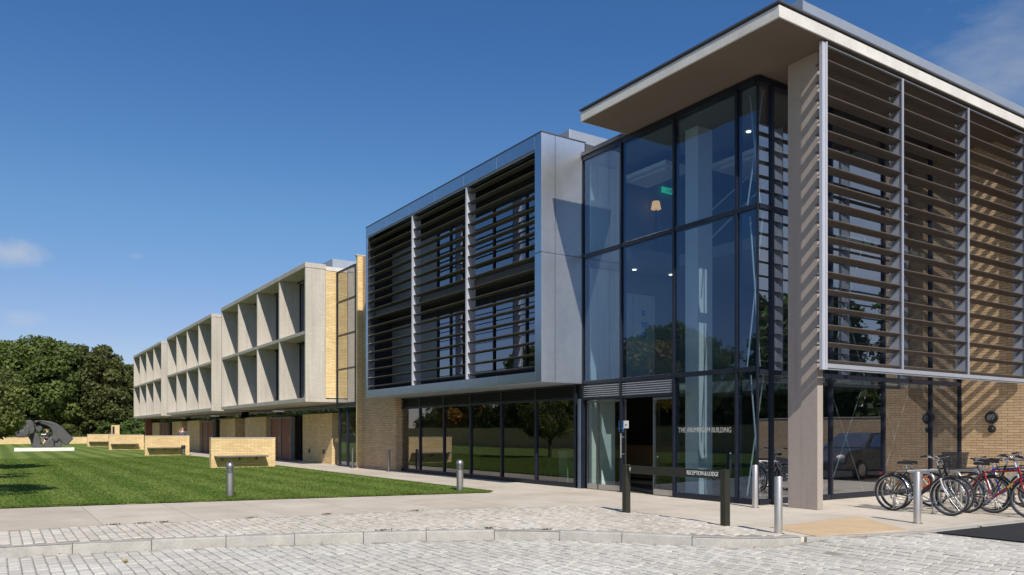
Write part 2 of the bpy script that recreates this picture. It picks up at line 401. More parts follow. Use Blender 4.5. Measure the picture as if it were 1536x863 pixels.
# ------------------------------------------------------------------ terrain and surfaces
def sheet(name, poly, z, mat, kind='structure'):
    m = MB(); m.add([(x, y, z) for x, y in poly], [tuple(range(len(poly)))]); return m.build(name, mat, kind=kind, origin=(0, 0, 0))
def ss(t): t = max(0, min(1, t)); return t*t*(3-2*t)
def road_z(x, y): return -.12 + .112 * ss((y - 9.0) / 1.1)
sheet('ground', [(-2500,-2500),(2500,-2500),(2500,2500),(-2500,2500)], -.30, M['ground'])
KERB = [(-12.6,-14),(-12.35,-6),(-12.1,-.3),(-11.65,2),(-10.95,4.15),(-9.95,6.35),(-8.85,7.5),(-7.75,8.35),(-7.2,9.0),(-6.95,9.6)]
def smooth_path(pts, k=6):
    out = []
    for i in range(len(pts)-1):
        p0 = pts[max(i-1,0)]; p1 = pts[i]; p2 = pts[i+1]; p3 = pts[min(i+2,len(pts)-1)]
        for j in range(k):
            t = j/k
            out.append(tuple(.5*((2*p1[a]) + (-p0[a]+p2[a])*t + (2*p0[a]-5*p1[a]+4*p2[a]-p3[a])*t*t + (-p0[a]+3*p1[a]-3*p2[a]+p3[a])*t**3) for a in (0,1)))
    return out + [pts[-1]]
KP = smooth_path(KERB)
def offset(path, d):
    out = []
    for i, p in enumerate(path):
        a = path[max(i-1,0)]; b = path[min(i+1,len(path)-1)]; tx, ty = b[0]-a[0], b[1]-a[1]; l = math.hypot(tx, ty)
        out.append((p[0] - ty/l*d, p[1] + tx/l*d))
    return out
PAVE = offset(KP, .07) + [(-6.72,10.2),(-6.45,10.9),(-6.28,11.8),(-6.15,14.3),(-5.9,20),(-5.6,32),(-140,32),(-140,-14)]
m = MB(); m.extrude(PAVE, 'z', -.28, 0); m.build('pavement', M['paving'], kind='structure', origin=(0,0,0))
# road bed, follows the raised entrance
m = MB(); xs = [-20 + i*1.0 for i in range(61)]; ys = [-30 + j*.5 for j in range(86)]
nx = len(xs)
for y in ys:
    for x in xs: m.v.append((x, y, road_z(x, y) - .014))
for j in range(len(ys)-1):
    for i in range(nx-1): m.f.append((j*nx+i, j*nx+i+1, (j+1)*nx+i+1, (j+1)*nx+i))
m.build('road', M['joint'], kind='structure', origin=(0,0,0))
sheet('car_park', [(-6.27,11.75),(-6.13,14.3),(-5.88,20),(-5.3,36),(-5.3,90),(40,90),(40,11.4)], -.004, M['asphalt'])

def inside(p, poly):
    x, y = p; c = False; n = len(poly)
    for i in range(n):
        x1, y1 = poly[i]; x2, y2 = poly[i-1]
        if (y1 > y) != (y2 > y) and x < (x2-x1)*(y-y1)/(y2-y1)+x1: c = not c
    return c
def setts(name, poly_in, poly_out, zf, mat, x0, x1, y0, y1, sw=.14, sl_=.31, gap=.011, fade=None, wob=.0):
    V = []; Fs = []; rnd = []
    nrow = int((y1-y0)/sw)
    for r in range(nrow):
        y = y0 + r*sw; x = x0 - rng.uniform(0, sl_)
        while x < x1:
            L = sl_*rng.uniform(.72, 1.22); cx, cy = x+L/2, y+sw/2
            ok = all(inside(p, poly_in) for p in ((x+.02,y+.01),(x+L-.02,y+.01),(x+.02,y+sw-.01),(x+L-.02,y+sw-.01))) if poly_in else True
            if ok and poly_out and (inside((cx, cy), ASPH) or inside((x+L, y+sw), ASPH) or inside((x+L, cy), poly_out) or inside((cx, cy), poly_out) or inside((x+.02, cy), poly_out) or inside((x+.02, y), poly_out)): ok = False
            if ok:
                h = rng.normal(0, .0028); tx, ty = rng.normal(0, .011, 2); c = .016; g2 = gap/2
                zc = zf(cx, cy)
                n = len(V)
                def Z(px, py): return zc + h + (px-cx)*tx + (py-cy)*ty + (zf(px,py)-zc)
                jx = rng.normal(0, .0035, 4); jy = rng.normal(0, .0025, 4)
                o = [(x+g2+abs(jx[0]), y+g2+abs(jy[0])), (x+L-g2-abs(jx[1]), y+g2+abs(jy[1])), (x+L-g2-abs(jx[2]), y+sw-g2-abs(jy[2])), (x+g2+abs(jx[3]), y+sw-g2-abs(jy[3]))]
                i_ = [(o[0][0]+c, o[0][1]+c), (o[1][0]-c, o[1][1]+c), (o[2][0]-c, o[2][1]-c), (o[3][0]+c, o[3][1]-c)]
                V += [(a, b, Z(a, b)) for a, b in i_] + [(a, b, Z(a, b)-.0045) for a, b in o] + [(a, b, Z(a, b)-.03) for a, b in o]
                Fs += [(n, n+1, n+2, n+3)]
                for k in range(4):
                    k2 = (k+1) % 4
                    Fs += [(n+4+k, n+4+k2, n+k2, n+k), (n+8+k, n+8+k2, n+4+k2, n+4+k)]
                rnd += [rng.uniform(0, 1)]*9
            x += L
    me = bpy.data.meshes.new(name); me.from_pydata(V, [], Fs); me.materials.append(mat)
    a = me.attributes.new('rnd', 'FLOAT', 'FACE'); a.data.foreach_set('value', rnd)
    o = bpy.data.objects.new(name, me); col.objects.link(o); o['kind'] = 'structure'; return o
ISL_BACK = [(-14.2,-14),(-14.1,0),(-13.8,3.4),(-13.5,5.7),(-13.05,7.9),(-12.75,9.2),(-12.3,10.0),(-11.6,10.15),(-10.8,10.0),(-8.5,9.75),(-7.5,9.62)]
# inner kerb line, offset into the pavement
KI = offset(KP, .15)
ISL = KI + ISL_BACK[::-1]
sheet('setts_bed', ISL, .004, M['joint'])
setts('path_setts', ISL, None, lambda x, y: .016, M['sett_path'], -14.6, -6.8, -4.5, 10.4, .13, .20, .013)
ASPH = [(-6.4,11.72),(40,11.37),(40,40),(-6.4,40)]
ROADOUT = KP + [(-6.72,10.2),(-6.45,10.9),(-6.28,11.8),(-6.15,14.3),(-5.9,20),(-5.6,32),(-140,32),(-140,-14)]
setts('road_setts', None, ROADOUT, road_z, M['sett_road'], -13.2, 1.5, -5.0, 12.4, .135, .22, .013)
# kerb stones
m = MB(); acc = 0; last = 0
fine = []
for i in range(len(KP)-1):
    seg = math.hypot(KP[i+1][0]-KP[i][0], KP[i+1][1]-KP[i][1]); n = max(1, int(seg/.06))
    for j in range(n): fine.append((KP[i][0]+(KP[i+1][0]-KP[i][0])*j/n, KP[i][1]+(KP[i+1][1]-KP[i][1])*j/n))
fo = offset(fine, -.002); fi = offset(fine, .149); ft = offset(fine, .016)
i = 0
while i < len(fine)-3:
    j = min(i + 15, len(fine)-1); j = len(fine)-1 if len(fine)-1-j < 9 else j; dz = rng.normal(0, .004)
    vs = []; rngk = list(range(i, j+1)); nR = len(rngk)
    for k in rngk:
        a, b_, c = fo[k], ft[k], fi[k]
        vs += [(a[0],a[1],-.29),(a[0],a[1],-.006+dz),(b_[0],b_[1],.012+dz),(c[0],c[1],.014+dz),(c[0],c[1],-.1)]
    # a fine open joint between stones
    fs = []
    for q in range(nR-1):
        for e in range(4): fs.append((q*5+e, (q+1)*5+e, (q+1)*5+e+1, q*5+e+1))
    fs += [(0,1,2,3,4), tuple((nR-1)*5+e for e in (4,3,2,1,0))]
    if nR > 4:
        for e in range(5):
            for a0, b0 in ((0, 1), (nR-1, nR-2)):
                p, q = np.array(vs[a0*5+e]), np.array(vs[b0*5+e]); d = q-p; vs[a0*5+e] = tuple(p + d/np.linalg.norm(d)*.0055)
    m.add(vs, fs); i = j
m.build('kerb', M['kerb'], kind='structure', origin=(0,0,0))
m = MB(); f1 = offset(fine, .007); f2 = offset(fine, .14)
for q in range(len(fine)-1):
    a_, b_, c_, d_ = f1[q], f1[q+1], f2[q+1], f2[q]
    m.quad((a_[0],a_[1],-.25),(b_[0],b_[1],-.25),(b_[0],b_[1],.005),(a_[0],a_[1],.005)); m.quad((a_[0],a_[1],.005),(b_[0],b_[1],.005),(c_[0],c_[1],.007),(d_[0],d_[1],.007))
m.build('kerb_bed', M['dirt'], kind='structure', origin=(0,0,0))
# flush kerb along the crossing and bike area
EP = [(-6.95,9.62),(-6.72,10.2),(-6.45,10.9),(-6.28,11.8),(-6.2,13.2),(-6.15,14.3),(-6.02,17),(-5.9,20),(-5.75,26)]
m = MB(); acc = []
for i in range(len(EP)-1):
    L_ = math.hypot(EP[i+1][0]-EP[i][0], EP[i+1][1]-EP[i][1]); n = max(1, round(L_/.9))
    for j in range(n): acc.append((EP[i][0]+(EP[i+1][0]-EP[i][0])*j/n, EP[i][1]+(EP[i+1][1]-EP[i][1])*j/n))
acc.append(EP[-1]); ai = offset(acc, .15)
for i in range(len(acc)-1):
    d = np.array(acc[i+1])-np.array(acc[i]); d = d/np.linalg.norm(d)*.005; p = [np.array(acc[i])+d, np.array(acc[i+1])-d, np.array(ai[i+1])-d, np.array(ai[i])+d]
    m.extrude([tuple(q) for q in p], 'z', -.2, .004 + rng.normal(0, .001))
m.build('flush_kerb', M['kerb'], kind='structure', bevel=.004)
# tactile paving with blisters
TQ = [(-8.0,10.15),(-6.92,9.80),(-6.62,11.62),(-8.12,12.7)]
m = MB(); m.extrude(TQ, 'z', -.1, .007)
for i in range(34):
    for j in range(62):
        p = (-8.2+i*.05, 9.75+j*.05)
        if all(inside((p[0]+a_, p[1]+b_), TQ) for a_ in (-.03,.03) for b_ in (-.03,.03)): m.lathe([(.014,.006),(.009,.0105)], p[0], p[1], 6)
m.build('tactile_paving', M['tactile'], kind='structure')
# bare soil along the cut lawn edge
m = MB(); le = [(-18.4,-14),(-18.25,0),(-17.85,2.5),(-17.4,5),(-16.85,7.8),(-16.5,9.6),(-16.36,10.12),(-16.55,10.29),(-24,10.29),(-60,10.29)]
lo_, li_ = offset(le, -.045), offset(le, .12)
for q in range(len(le)-1): m.quad((*lo_[q],.004),(*lo_[q+1],.004),(*li_[q+1],.004),(*li_[q],.004))
m.build('soil_edge', M['soil'], kind='structure', origin=(0,0,0))
# lawn
LAWN = [(-18.9,-60),(-18.4,-14),(-18.25,0),(-17.85,2.5),(-17.4,5),(-16.85,7.8),(-16.5,9.6),(-16.38,10.1),(-16.6,10.25),(-24,10.25),(-112.4,10.25),(-112.4,-60)]
m = MB(); m.extrude(LAWN, 'z', -.1, .022); m.build('lawn', M['lawn'], kind='structure', origin=(0,0,0))
# short grass blades: nobody could count them
nb = 120000
px_ = rng.uniform(0, 1, nb)**1.7 * 34; X = -16.4 - px_; Y = rng.uniform(-.6, 10.25, nb)
extra = 30000      # ragged edge
te = rng.uniform(0, 1, extra); ey = te*10.6-.5
edge = np.interp(ey, [p[1] for p in LAWN[1:8]], [p[0] for p in LAWN[1:8]])
X = np.concatenate([X, edge - np.abs(rng.normal(0, .06, extra)) + .02 + .03*np.sin(ey*7.3)*np.sin(ey*2.9+1) + rng.normal(0, .012, extra)]); Y = np.concatenate([Y, ey])
e2 = 20000
X = np.concatenate([X, -16.4 - rng.uniform(0,1,e2)**1.4*30]); Y = np.concatenate([Y, 10.27 - np.abs(rng.normal(0,.04,e2))])
lim = np.interp(Y, [p[1] for p in LAWN[1:8]], [p[0] for p in LAWN[1:8]]) + .09
k = X < lim; X = X[k]; Y = Y[k]; n = len(X)
H = rng.uniform(.018, .038, n); A = rng.uniform(0, 2*np.pi, n); wd = .006 + .0004*(-X)
lean = rng.normal(0, .02, (n, 2))
V = np.zeros((n, 3, 3)); z0 = .02
V[:,0] = np.stack([X-np.cos(A)*wd, Y-np.sin(A)*wd, np.full(n, z0)], 1)
V[:,1] = np.stack([X+np.cos(A)*wd, Y+np.sin(A)*wd, np.full(n, z0)], 1)
V[:,2] = np.stack([X+lean[:,0], Y+lean[:,1], z0+H], 1)
def raw_mesh(name, V, nper, mat, rnd):
    nf = V.shape[0]; me = bpy.data.meshes.new(name)
    me.vertices.add(nf*nper); me.vertices.foreach_set('co', V.reshape(-1))
    me.loops.add(nf*nper); me.loops.foreach_set('vertex_index', np.arange(nf*nper, dtype=np.int32))
    me.polygons.add(nf); me.polygons.foreach_set('loop_start', np.arange(0, nf*nper, nper, dtype=np.int32))
    me.update(calc_edges=True); me.materials.append(mat)
    a = me.attributes.new('rnd', 'FLOAT', 'FACE'); a.data.foreach_set('value', rnd.astype(np.float32)); return me
stripe = (np.sin((Y+.25)*2*np.pi/1.25) > 0)*.3
me = raw_mesh('grass', V, 3, M['grass'], np.clip(rng.uniform(0, .5, n)+stripe+.22*np.sin(X*.9+np.sin(Y*.7)*2)*np.sin(Y*1.1+np.cos(X*.43)*2)+.12*np.sin(X*3.1+Y*1.7)*np.sin(Y*2.7-X*1.3), 0, 1))
o = bpy.data.objects.new('grass', me); col.objects.link(o); tag(o, 'short mown green grass blades covering the striped lawn', 'grass', kind='stuff')
# weeds in the joints along the setts
wx, wy = [], []
for (a, b_) in [(-13.95,1.6),(-13.9,2.3),(-13.92,2.0),(-13.75,3.7),(-13.6,5.0),(-13.3,6.6),(-10.25,6.35),(-10.9,4.9),(-9.65,7.05)]:
    q = 45; wx.append(rng.normal(a, .025, q)); wy.append(rng.normal(b_, .06, q))
wx = np.concatenate(wx); wy = np.concatenate(wy); n = len(wx); A = rng.uniform(0, 6.28, n); s_ = rng.uniform(.006, .013, n)
V = np.zeros((n,3,3)); V[:,0] = np.stack([wx-np.cos(A)*s_, wy-np.sin(A)*s_, np.full(n,.012)],1); V[:,1] = np.stack([wx+np.cos(A)*s_, wy+np.sin(A)*s_, np.full(n,.014)],1)
V[:,2] = np.stack([wx+rng.normal(0,.012,n), wy+rng.normal(0,.012,n), .016+rng.uniform(.004,.028,n)],1)
me = raw_mesh('weeds', V, 3, M['weed'], rng.uniform(0,1,n)); o = bpy.data.objects.new('weeds', me); col.objects.link(o); tag(o, 'tiny weeds growing in the joints along the stone setts', 'weeds', kind='stuff')

# ------------------------------------------------------------------ small constructors
def pane_y(name, x0, x1, y, z0, z1, mat, parent, j=.002):
    m = MB(); d = [y + rng.uniform(-j, j) for _ in range(3)]; d.append(d[0]+d[2]-d[1])
    m.quad((x0,d[0],z0),(x1,d[1],z0),(x1,d[2],z1),(x0,d[3],z1)); return m.build(name, mat, parent)
def pane_x(name, x, y0, y1, z0, z1, mat, parent, j=.002):
    m = MB(); d = [x + rng.uniform(-j, j) for _ in range(3)]; d.append(d[0]+d[2]-d[1])
    m.quad((d[0],y0,z0),(d[1],y1,z0),(d[2],y1,z1),(d[3],y0,z1)); return m.build(name, mat, parent)
def text_mesh(body, size, name, mat, parent, loc, rot, spacing=1.0, width=None, depth=.002):
    cu = bpy.data.curves.new(name, 'FONT'); cu.body = body; cu.size = size; cu.extrude = depth; cu.align_x = 'CENTER'; cu.align_y = 'CENTER'; cu.space_character = spacing
    t = bpy.data.objects.new('tmp_text', cu); col.objects.link(t)
    dg = bpy.context.evaluated_depsgraph_get(); me = bpy.data.meshes.new_from_object(t.evaluated_get(dg))
    bpy.data.objects.remove(t); me.name = name; me.materials.clear(); me.materials.append(mat)
    if width:
        xs = [v.co.x for v in me.vertices]; s = width/(max(xs)-min(xs))
        for v in me.vertices: v.co.x *= s
    o = bpy.data.objects.new(name, me); col.objects.link(o); o.parent = parent
    pw = wpos(parent) if parent is not None else (0,0,0)
    o.location = tuple(loc[i]-pw[i] for i in range(3)); o.rotation_euler = rot; return o

YF, XE = 12.97, -10.52
SOF = 8.80
# ------------------------------------------------------------------ entrance building
EB = thing('entrance_building', 'tall glazed entrance building under a flat overhanging concrete roof, bicycles beside it', 'building', (-13.3, 16, 0))
m = MB(); m.box(-14.45, -8.86, 11.5, 27, SOF, SOF+.215); roof = m.build('roof_canopy', M['fascia'], EB, bevel=.008)
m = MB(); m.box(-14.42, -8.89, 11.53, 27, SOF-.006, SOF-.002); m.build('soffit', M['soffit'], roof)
m = MB(); m.box(-14.43, -8.875, 11.515, 27, SOF+.218, SOF+.25); m.box(-14.47, -8.83, 11.47, 27, SOF+.252, SOF+.285); m.build('roof_capping', M['cap'], EB)
m = MB(); m.box(-14.2, -9.33, 12.8, 26.5, SOF+.285, 9.70); m.box(-14.2, -9.30, 12.76, 12.80, SOF+.285, 9.72); m.build('roof_upstand', M['roof_metal'], EB)
m = MB(); m.box(-16.18, -14.46, 12.90, 27, SOF-.03, SOF+.07); m.build('link_roof', M['cap'], EB)
# main envelope
XB = [-16.2, -14.68, -12.87, -11.06, XE]
YB = [YF, 13.42, 15.44, 17.48, 19.55, 20.96]
L1, L2, HEAD = 2.79, 6.12, SOF-.03
m = MB()
for i, x in enumerate(XB[:-1]):
    hw = .03; m.box(x-hw, x+hw, YF-.035, YF+.14, .0, HEAD)
m.box(XE-.03, XE+.012, YF-.012, YF+.03, 0, HEAD)
for z, t in ((.06,.06),(L1,.05),(L2,.05),(HEAD-.06,.06)):
    for i in range(4):
        if z < .1 and i < 2: continue
        m.box(XB[i]+.047, XB[i+1]-.047, YF-.028, YF+.13, z-t, z+t)
for i in range(2): m.box(XB[i]+.047, XB[i+1]-.047, YF-.028, YF+.13, 2.33, 2.40)
m.build('front_window_frame', M['frame'], EB, bevel=.004)
m = MB()
for y in YB[1:]: m.box(XE-.14, XE+.03, y-.03, y+.03, 0, HEAD)
for z, t in ((.06,.06),(L1-.06,.05),(L2,.05),(HEAD-.06,.06)):
    for i in range(5): m.box(XE-.13, XE+.028, YB[i]+.042, YB[i+1]-.042, z-t, z+t)
m.build('side_window_frame', M['frame'], EB, bevel=.004)
for i in range(4):
    for z0, z1 in ((.1, L1-.04), (L1+.04, L2-.04), (L2+.04, HEAD-.1)):
        if z0 < 1 and i < 2: continue
        pane_y('window_pane', XB[i]+.03, XB[i+1]-.02, YF+.01, z0, z1, M['glass'], EB)
for i in range(5):
    for z0, z1 in ((.1, L1-.1), (L1-.02, L2-.04), (L2+.04, HEAD-.1)):
        pane_x('window_pane', XE-.02, YB[i]+.02, YB[i+1]-.02, z0, z1, M['glass_side'], EB)
# air grille over the doors
for i in range(2):
    m = MB()
    for k in range(6):
        z = 2.425 + k*.054; m.extrude([(YF+.06, z),(YF-.02, z-.012),(YF-.02, z+.004),(YF+.06, z+.022)], 'x', XB[i]+.05, XB[i+1]-.05)
    m.box(XB[i]+.05, XB[i+1]-.05, YF+.09, YF+.10, 2.4, 2.74)
    m.build('air_grille', M['alu'], EB)
# doors
def glass_leaf(name, x0, x1, y, rail=True, label=None):
    m = MB(); t = .018
    m.box(x0, x0+t, y-.02, y+.02, .02, 2.31); m.box(x1-t, x1, y-.02, y+.02, .02, 2.31); m.box(x0+t, x1-t, y-.02, y+.02, 2.26, 2.31)
    d = m.build(name, M['steel_dark'], EB)
    m = MB(); m.box(x0+t, x1-t, y-.018, y+.018, .02, .15); m.build('bottom_rail', M['steel'], d)
    pane_y('pane', x0+t, x1-t, y, .15, 2.26, M['glass_clear'], d)
    return d
glass_leaf('side_light', -16.05, -15.62, YF+.04)
dl = glass_leaf('door', -15.61, -14.57, YF+.05)
sd = glass_leaf('side_light', -13.58, -12.93, YF+.04)
do = glass_leaf('door', -13.62, -12.96, YF+.12); do['label'] = 'sliding door leaf pushed open behind the right side light'
m = MB(); hx = on_y(934, YF); m.tube([(hx,YF-.06,.86),(hx,YF-.06,1.46)], .016, 10); m.tube([(hx,YF-.06,.95),(hx,YF+.05,.95)], .01, 8); m.tube([(hx,YF-.06,1.37),(hx,YF+.05,1.37)], .01, 8)
m.build('door_handle', M['steel'], dl, smooth=True)
sx0, sx1, sx2 = on_y(927, YF), on_y(934.3, YF), on_y(941.5, YF)
m = MB(); m.box(sx0, sx1, YF+.022, YF+.028, 1.50, 1.78); s = m.build('door_notice', M['blue_sign'], EB)
m = MB(); xm = (sx0+sx1)/2
m.box(sx0+.006, sx1-.006, YF+.0195, YF+.0215, 1.575, 1.59)
m.lathe([(.055, YF+.018),(.055, YF+.0215)], xm, 1.68, 20, 'y'); s1 = m.build('pictogram', M['white'], s)
m = MB(); m.box(xm-.02, xm+.02, YF+.0145, YF+.0175, 1.64, 1.71); m.ball((xm, YF+.016, 1.725), .016, .003, .014); m.build('pictogram', M['blue_sign'], s)
m = MB(); m.box(sx1+.004, sx2, YF+.022, YF+.028, 1.59, 1.775); s = m.build('door_notice', M['white'], EB)
m = MB(); m.box(sx1+.05, sx2-.04, YF+.0185, YF+.0215, 1.67, 1.682); m.box(sx1+.05, sx2-.07, YF+.0185, YF+.0215, 1.645, 1.655); m.build('print', M['black'], s)
m = MB(); m.box(-16.35, -16.25, YF-.06, YF+.08, 0, 2.37); m.build('door_post', M['post_blue'], EB, bevel=.006)
text_mesh('THE ARUMUGAM BUILDING', .16, 'building_name', M['lettering'], EB, ((on_y(1018,YF)+on_y(1097,YF))/2, YF-.004, 1.535), (R(90), 0, 0), 1.05, on_y(1097,YF)-on_y(1018,YF))
# column
m = MB(); m.box(-9.94, -9.26, 13.16, 13.33, 0, SOF-.002); m.build('column', M['concrete_col'], EB, bevel=.012)
# brick wall and body
m = MB(); m.box(XE+.005, -8.45, 20.965, 21.36, 0, SOF-.003); bw = m.build('brick_wall', M['brick_tan'], EB)
m = MB(); m.box(-16.2, XE-.002, 21.0, 27, 0, SOF-.004); m.build('rear_wall', M['brick_tan'], EB)
bx = on_y(1488.3, 20.96)
m = MB(); m.lathe([(.155, 20.945),(.155, 20.90),(.145, 20.885)], bx, 1.86, 32, 'y'); m.lathe([(.06, 20.97),(.06, 20.93)], bx, 1.86, 16, 'y'); np_ = m.build('number_plaque', M['black'], EB, smooth=True)
t = text_mesh('89', .2, 'number', surf('dull_number', (.20,.21,.20), .5), np_, (bx, 20.882, 1.86), (R(90), 0, 0), .9)
m = MB(); m.lathe([(.095, 20.962),(.095, 20.93),(.08, 20.92)], bx, 1.57, 24, 'y'); m.lathe([(.05, 20.92),(.035, 20.905)], bx, 1.57, 20, 'y'); m.build('wall_vent', M['black'], EB, smooth=True)
# louvre screen
FY = [12.85, 15.52, 18.16, 20.87]; SX = -8.95; ZB, ZT = 2.78, 8.745
m = MB(); m.box(SX-.05, SX+.02, 12.96, 20.90, 2.70, 2.78); m.box(SX-.07, SX+.0, 12.96, 20.90, 2.672, 2.698)
scr = m.build('louvre_screen', M['alu'], EB, bevel=.004)
for y in (13.6, 15.3, 17.0, 18.6): pass
m = MB(); m.box(SX-.03, SX+.015, 12.96, 20.83, ZT-.014, ZT); m.build('top_rail', M['alu'], scr)
for i, y in enumerate(FY):
    m = MB()
    if i == 0:
        m.box(SX-.04, SX+.030, y-.03, y+.10, 2.66, ZT+.03); m.box(SX+.031, SX+.05, y+.06, y+.10, 2.66, ZT+.03)
        m.build('fin', M['alu_white'], scr, bevel=.004)
    else:
        m.box(SX-.27, SX-.001, y-.012, y+.012, ZB+.002, ZT-.04); m.box(SX, SX+.022, y-.028, y+.028, ZB+.002, ZT); m.build('fin', M['alu'], scr)
NL = 18; PITCH = .331
for i in range(3):
    y0 = FY[i] + (.105 if i == 0 else .014); y1 = FY[i+1]-.014
    for k in range(NL):
        z = 8.47 - k*PITCH
        if z < 2.83: continue
        jz = rng.normal(0, .002)
        m = MB(); m.extrude([(SX-.225, z-.040+jz),(SX-.12, z-.034),(SX-.012, z-.014),(SX+.006, z-.002),(SX+.004, z+.012),(SX-.012, z+.010),(SX-.12, z-.008),(SX-.225, z-.028+jz)], 'y', y0, y1)
        for yb in (y0+.02, y1-.05):
            m.extrude([(SX-.20, z-.15),(SX-.17, z-.15),(SX-.06, z-.034),(SX-.10, z-.044)], 'y', yb, yb+.008)
        m.build('louvre', M['louvre'], scr)
# bracing rods
def rods(pairs, r=.017):
    for a, b_ in pairs:
        m = MB(); m.tube([a, b_], r, 8); m.build('bracing_rod', M['rod'], EB, smooth=True)
xa, xb, yr = -11.0, -10.66, YF+.25
rods([((xa,yr,.15),(xb,yr+.12,2.7)), ((xb,yr,.15),(xa,yr+.12,2.7)), ((xa,yr,2.85),(xb,yr+.1,6.05)), ((xb,yr,2.85),(xa,yr+.1,6.05)), ((xa,yr,6.2),(xb,yr+.1,8.6)), ((xb,yr,6.2),(xa,yr+.1,8.6))])
for y0, y1 in ((15.75, 17.2), (17.75, 19.2)):
    rods([((XE-.3,y0,.1),(XE-.3,y1,L1)), ((XE-.36,y1,.1),(XE-.36,y0,L1)), ((XE-.3,y0,L1+.1),(XE-.3,y1,L2)), ((XE-.36,y1,L1+.1),(XE-.36,y0,L2))], .011)
# interior
m = MB(); m.box(-16.2, XE-.15, YF+.15, 21.0, 0, .012); m.build('interior_floor', M['int_floor'], EB)
m = MB(); m.box(-16.2, XE-.16, YF+.16, 21.0, HEAD-.14, HEAD-.10); m.build('ceiling', M['ceil'], EB)
m = MB(); m.box(-16.14, XE-.35, 15.6, 20.9, 2.52, 2.80); m.box(-16.06, -14.9, 13.35, 15.6, 2.52, 2.80); m.build('floor_slab', M['ceil'], EB)
m = MB(); m.box(-16.14, XE-.35, 15.0, 20.9, 5.86, 6.14); m.box(-16.14, -14.7, 13.3, 15.0, 5.86, 6.14); m.build('floor_slab', M['ceil'], EB)
m = MB(); m.box(-16.18, XE-.16, 20.80, 20.9, .02, HEAD-.15); m.build('interior_wall', M['plaster'], EB)
m = MB(); m.box(-16.19, -16.13, YF+.2, 20.8, 2.52, HEAD-.15); m.build('interior_wall', M['plaster'], EB)
m = MB(); m.box(-16.19, -16.10, YF+.2, 14.0, .02, 2.5); m.build('partition', M['panel_green'], EB)
m = MB(); m.box(-16.1, -11.6, 18.3, 18.4, .02, 2.5); m.box(-11.7, -11.6, 18.4, 20.8, .02, 2.5); m.build('interior_wall', M['dark_wall'], EB)
for z0, z1 in ((2.82, 5.84), (6.16, 8.6)):
    m = MB()
    for ya, yb in ((13.15, 13.35), (13.362, 13.98), (13.992, 14.2)): m.box(-16.125, -16.08, ya, yb, z0, z1)
    m.build('partition', M['panel_green'], EB)
m = MB(); m.box(-16.125, -16.08, 14.42, 14.6, 3.0, 5.3); m.box(-16.125, -16.08, 14.612, 15.45, 3.0, 5.3); m.build('partition', M['panel_green'], EB)
for z in (4.72, 4.40, 4.12):
    m = MB(); m.box(-16.078, -16.07, 14.95, 15.08 if z != 4.40 else 15.16, z, z+.15); m.build('wall_notice', M['blue_sign'], EB)
m = MB(); m.box(-13.15, -12.75, 13.62, 14.1, .02, HEAD-.15); m.build('interior_column', M['white'], EB)
m = MB(); m.box(-11.75, -11.45, 16.2, 16.5, .02, HEAD-.15); m.build('interior_column', M['plaster'], EB)
m = MB()
for z in (3.75, 7.05): m.tube([(-13.0,15.02,z),(XE-.5,15.02,z)], .022, 8); m.box(-13.0, XE-.5, 15.05, 15.06, z-.95, z-.06)
m.build('balustrade', M['glass_clear'], EB)
m = MB(); m.tube([(-15.2,16.0,6.3),(-13.2,16.6,7.9)], .03, 8); m.tube([(-15.2,16.0,7.1),(-13.2,16.6,8.5)], .02, 8); m.build('stair_rail', M['rod'], EB)
for (x, y, z) in [(-12.35,14.9,HEAD-.145),(-15.66,14.3,5.855),(-15.6,15.6,5.855),(-14.3,16.5,HEAD-.145)]:
    m = MB(); m.lathe([(.055, z),(.055, z-.02),(.045, z-.022)], x, y, 16); m.build('ceiling_light', M['lamp_on'], EB)
# desk, lamp, exit sign stand inside
for (xa, xb, ya, yb) in ((-15.9,-14.2,14.0,15.0),(-13.9,-12.2,15.2,17.2),(-12.9,-11.2,17.5,19.5)):
    m = MB(); m.box(xa, xb, ya, yb, 8.22, 8.32); m.box(xa+.2, xb-.2, ya+.2, yb-.2, 8.18, 8.219); m.build('ceiling_raft', M['white'], EB)
D = thing('reception_desk', 'orange brown timber reception desk seen through the open entrance doors', 'desk', (-18.2, 17.2, .012))
m = MB(); m.box(-19.6,-16.9,17.0,17.06,.05,1.02); m.box(-19.6,-19.54,17.06,17.7,.05,1.02); m.box(-16.96,-16.9,17.06,17.7,.05,1.02); m.build('front_panel', M['wood'], D)
m = MB(); m.box(-19.68,-16.82,16.92,17.75,1.02,1.07); m.build('counter_top', M['wood'], D, bevel=.005)
m = MB(); m.box(-19.5,-17.0,17.06,17.1,0.012,.05); m.build('kick_board', M['black'], D)
ex, ez = -16.02, 8.33; ey = on_x(1000.5, ex)
D = thing('exit_sign', 'small glowing green emergency exit sign high on the inner wall of the top floor', 'sign', (ex, ey, ez-.08))
m = MB(); m.box(ex-.015, ex+.015, ey-.2, ey+.2, ez-.08, ez+.08); m.build('sign_face', M['exit_green'], D)
m = MB(); m.ball((ex+.018,ey+.02,ez+.045), .003,.016,.016); m.box(ex+.016, ex+.02, ey+.0, ey+.035, ez-.015, ez+.03); m.box(ex+.016, ex+.02, ey-.03, ey-.002, ez-.055, ez-.016); m.box(ex+.016, ex+.02, ey+.037, ey+.06, ez-.06, ez-.016); m.box(ex+.016, ex+.02, ey+.10, ey+.16, ez-.055, ez+.05); m.build('pictogram', M['white'], D)
m = MB(); m.box(-16.12, ex-.016, ey-.05, ey+.05, ez-.03, ez+.03); m.build('bracket', M['rod'], D)
lx = -15.8; ly = on_x(984, lx); lz = 7.62
D = thing('floor_lamp', 'glowing orange shaded floor lamp on the top floor below the exit sign', 'lamp', (lx, ly, 6.14))
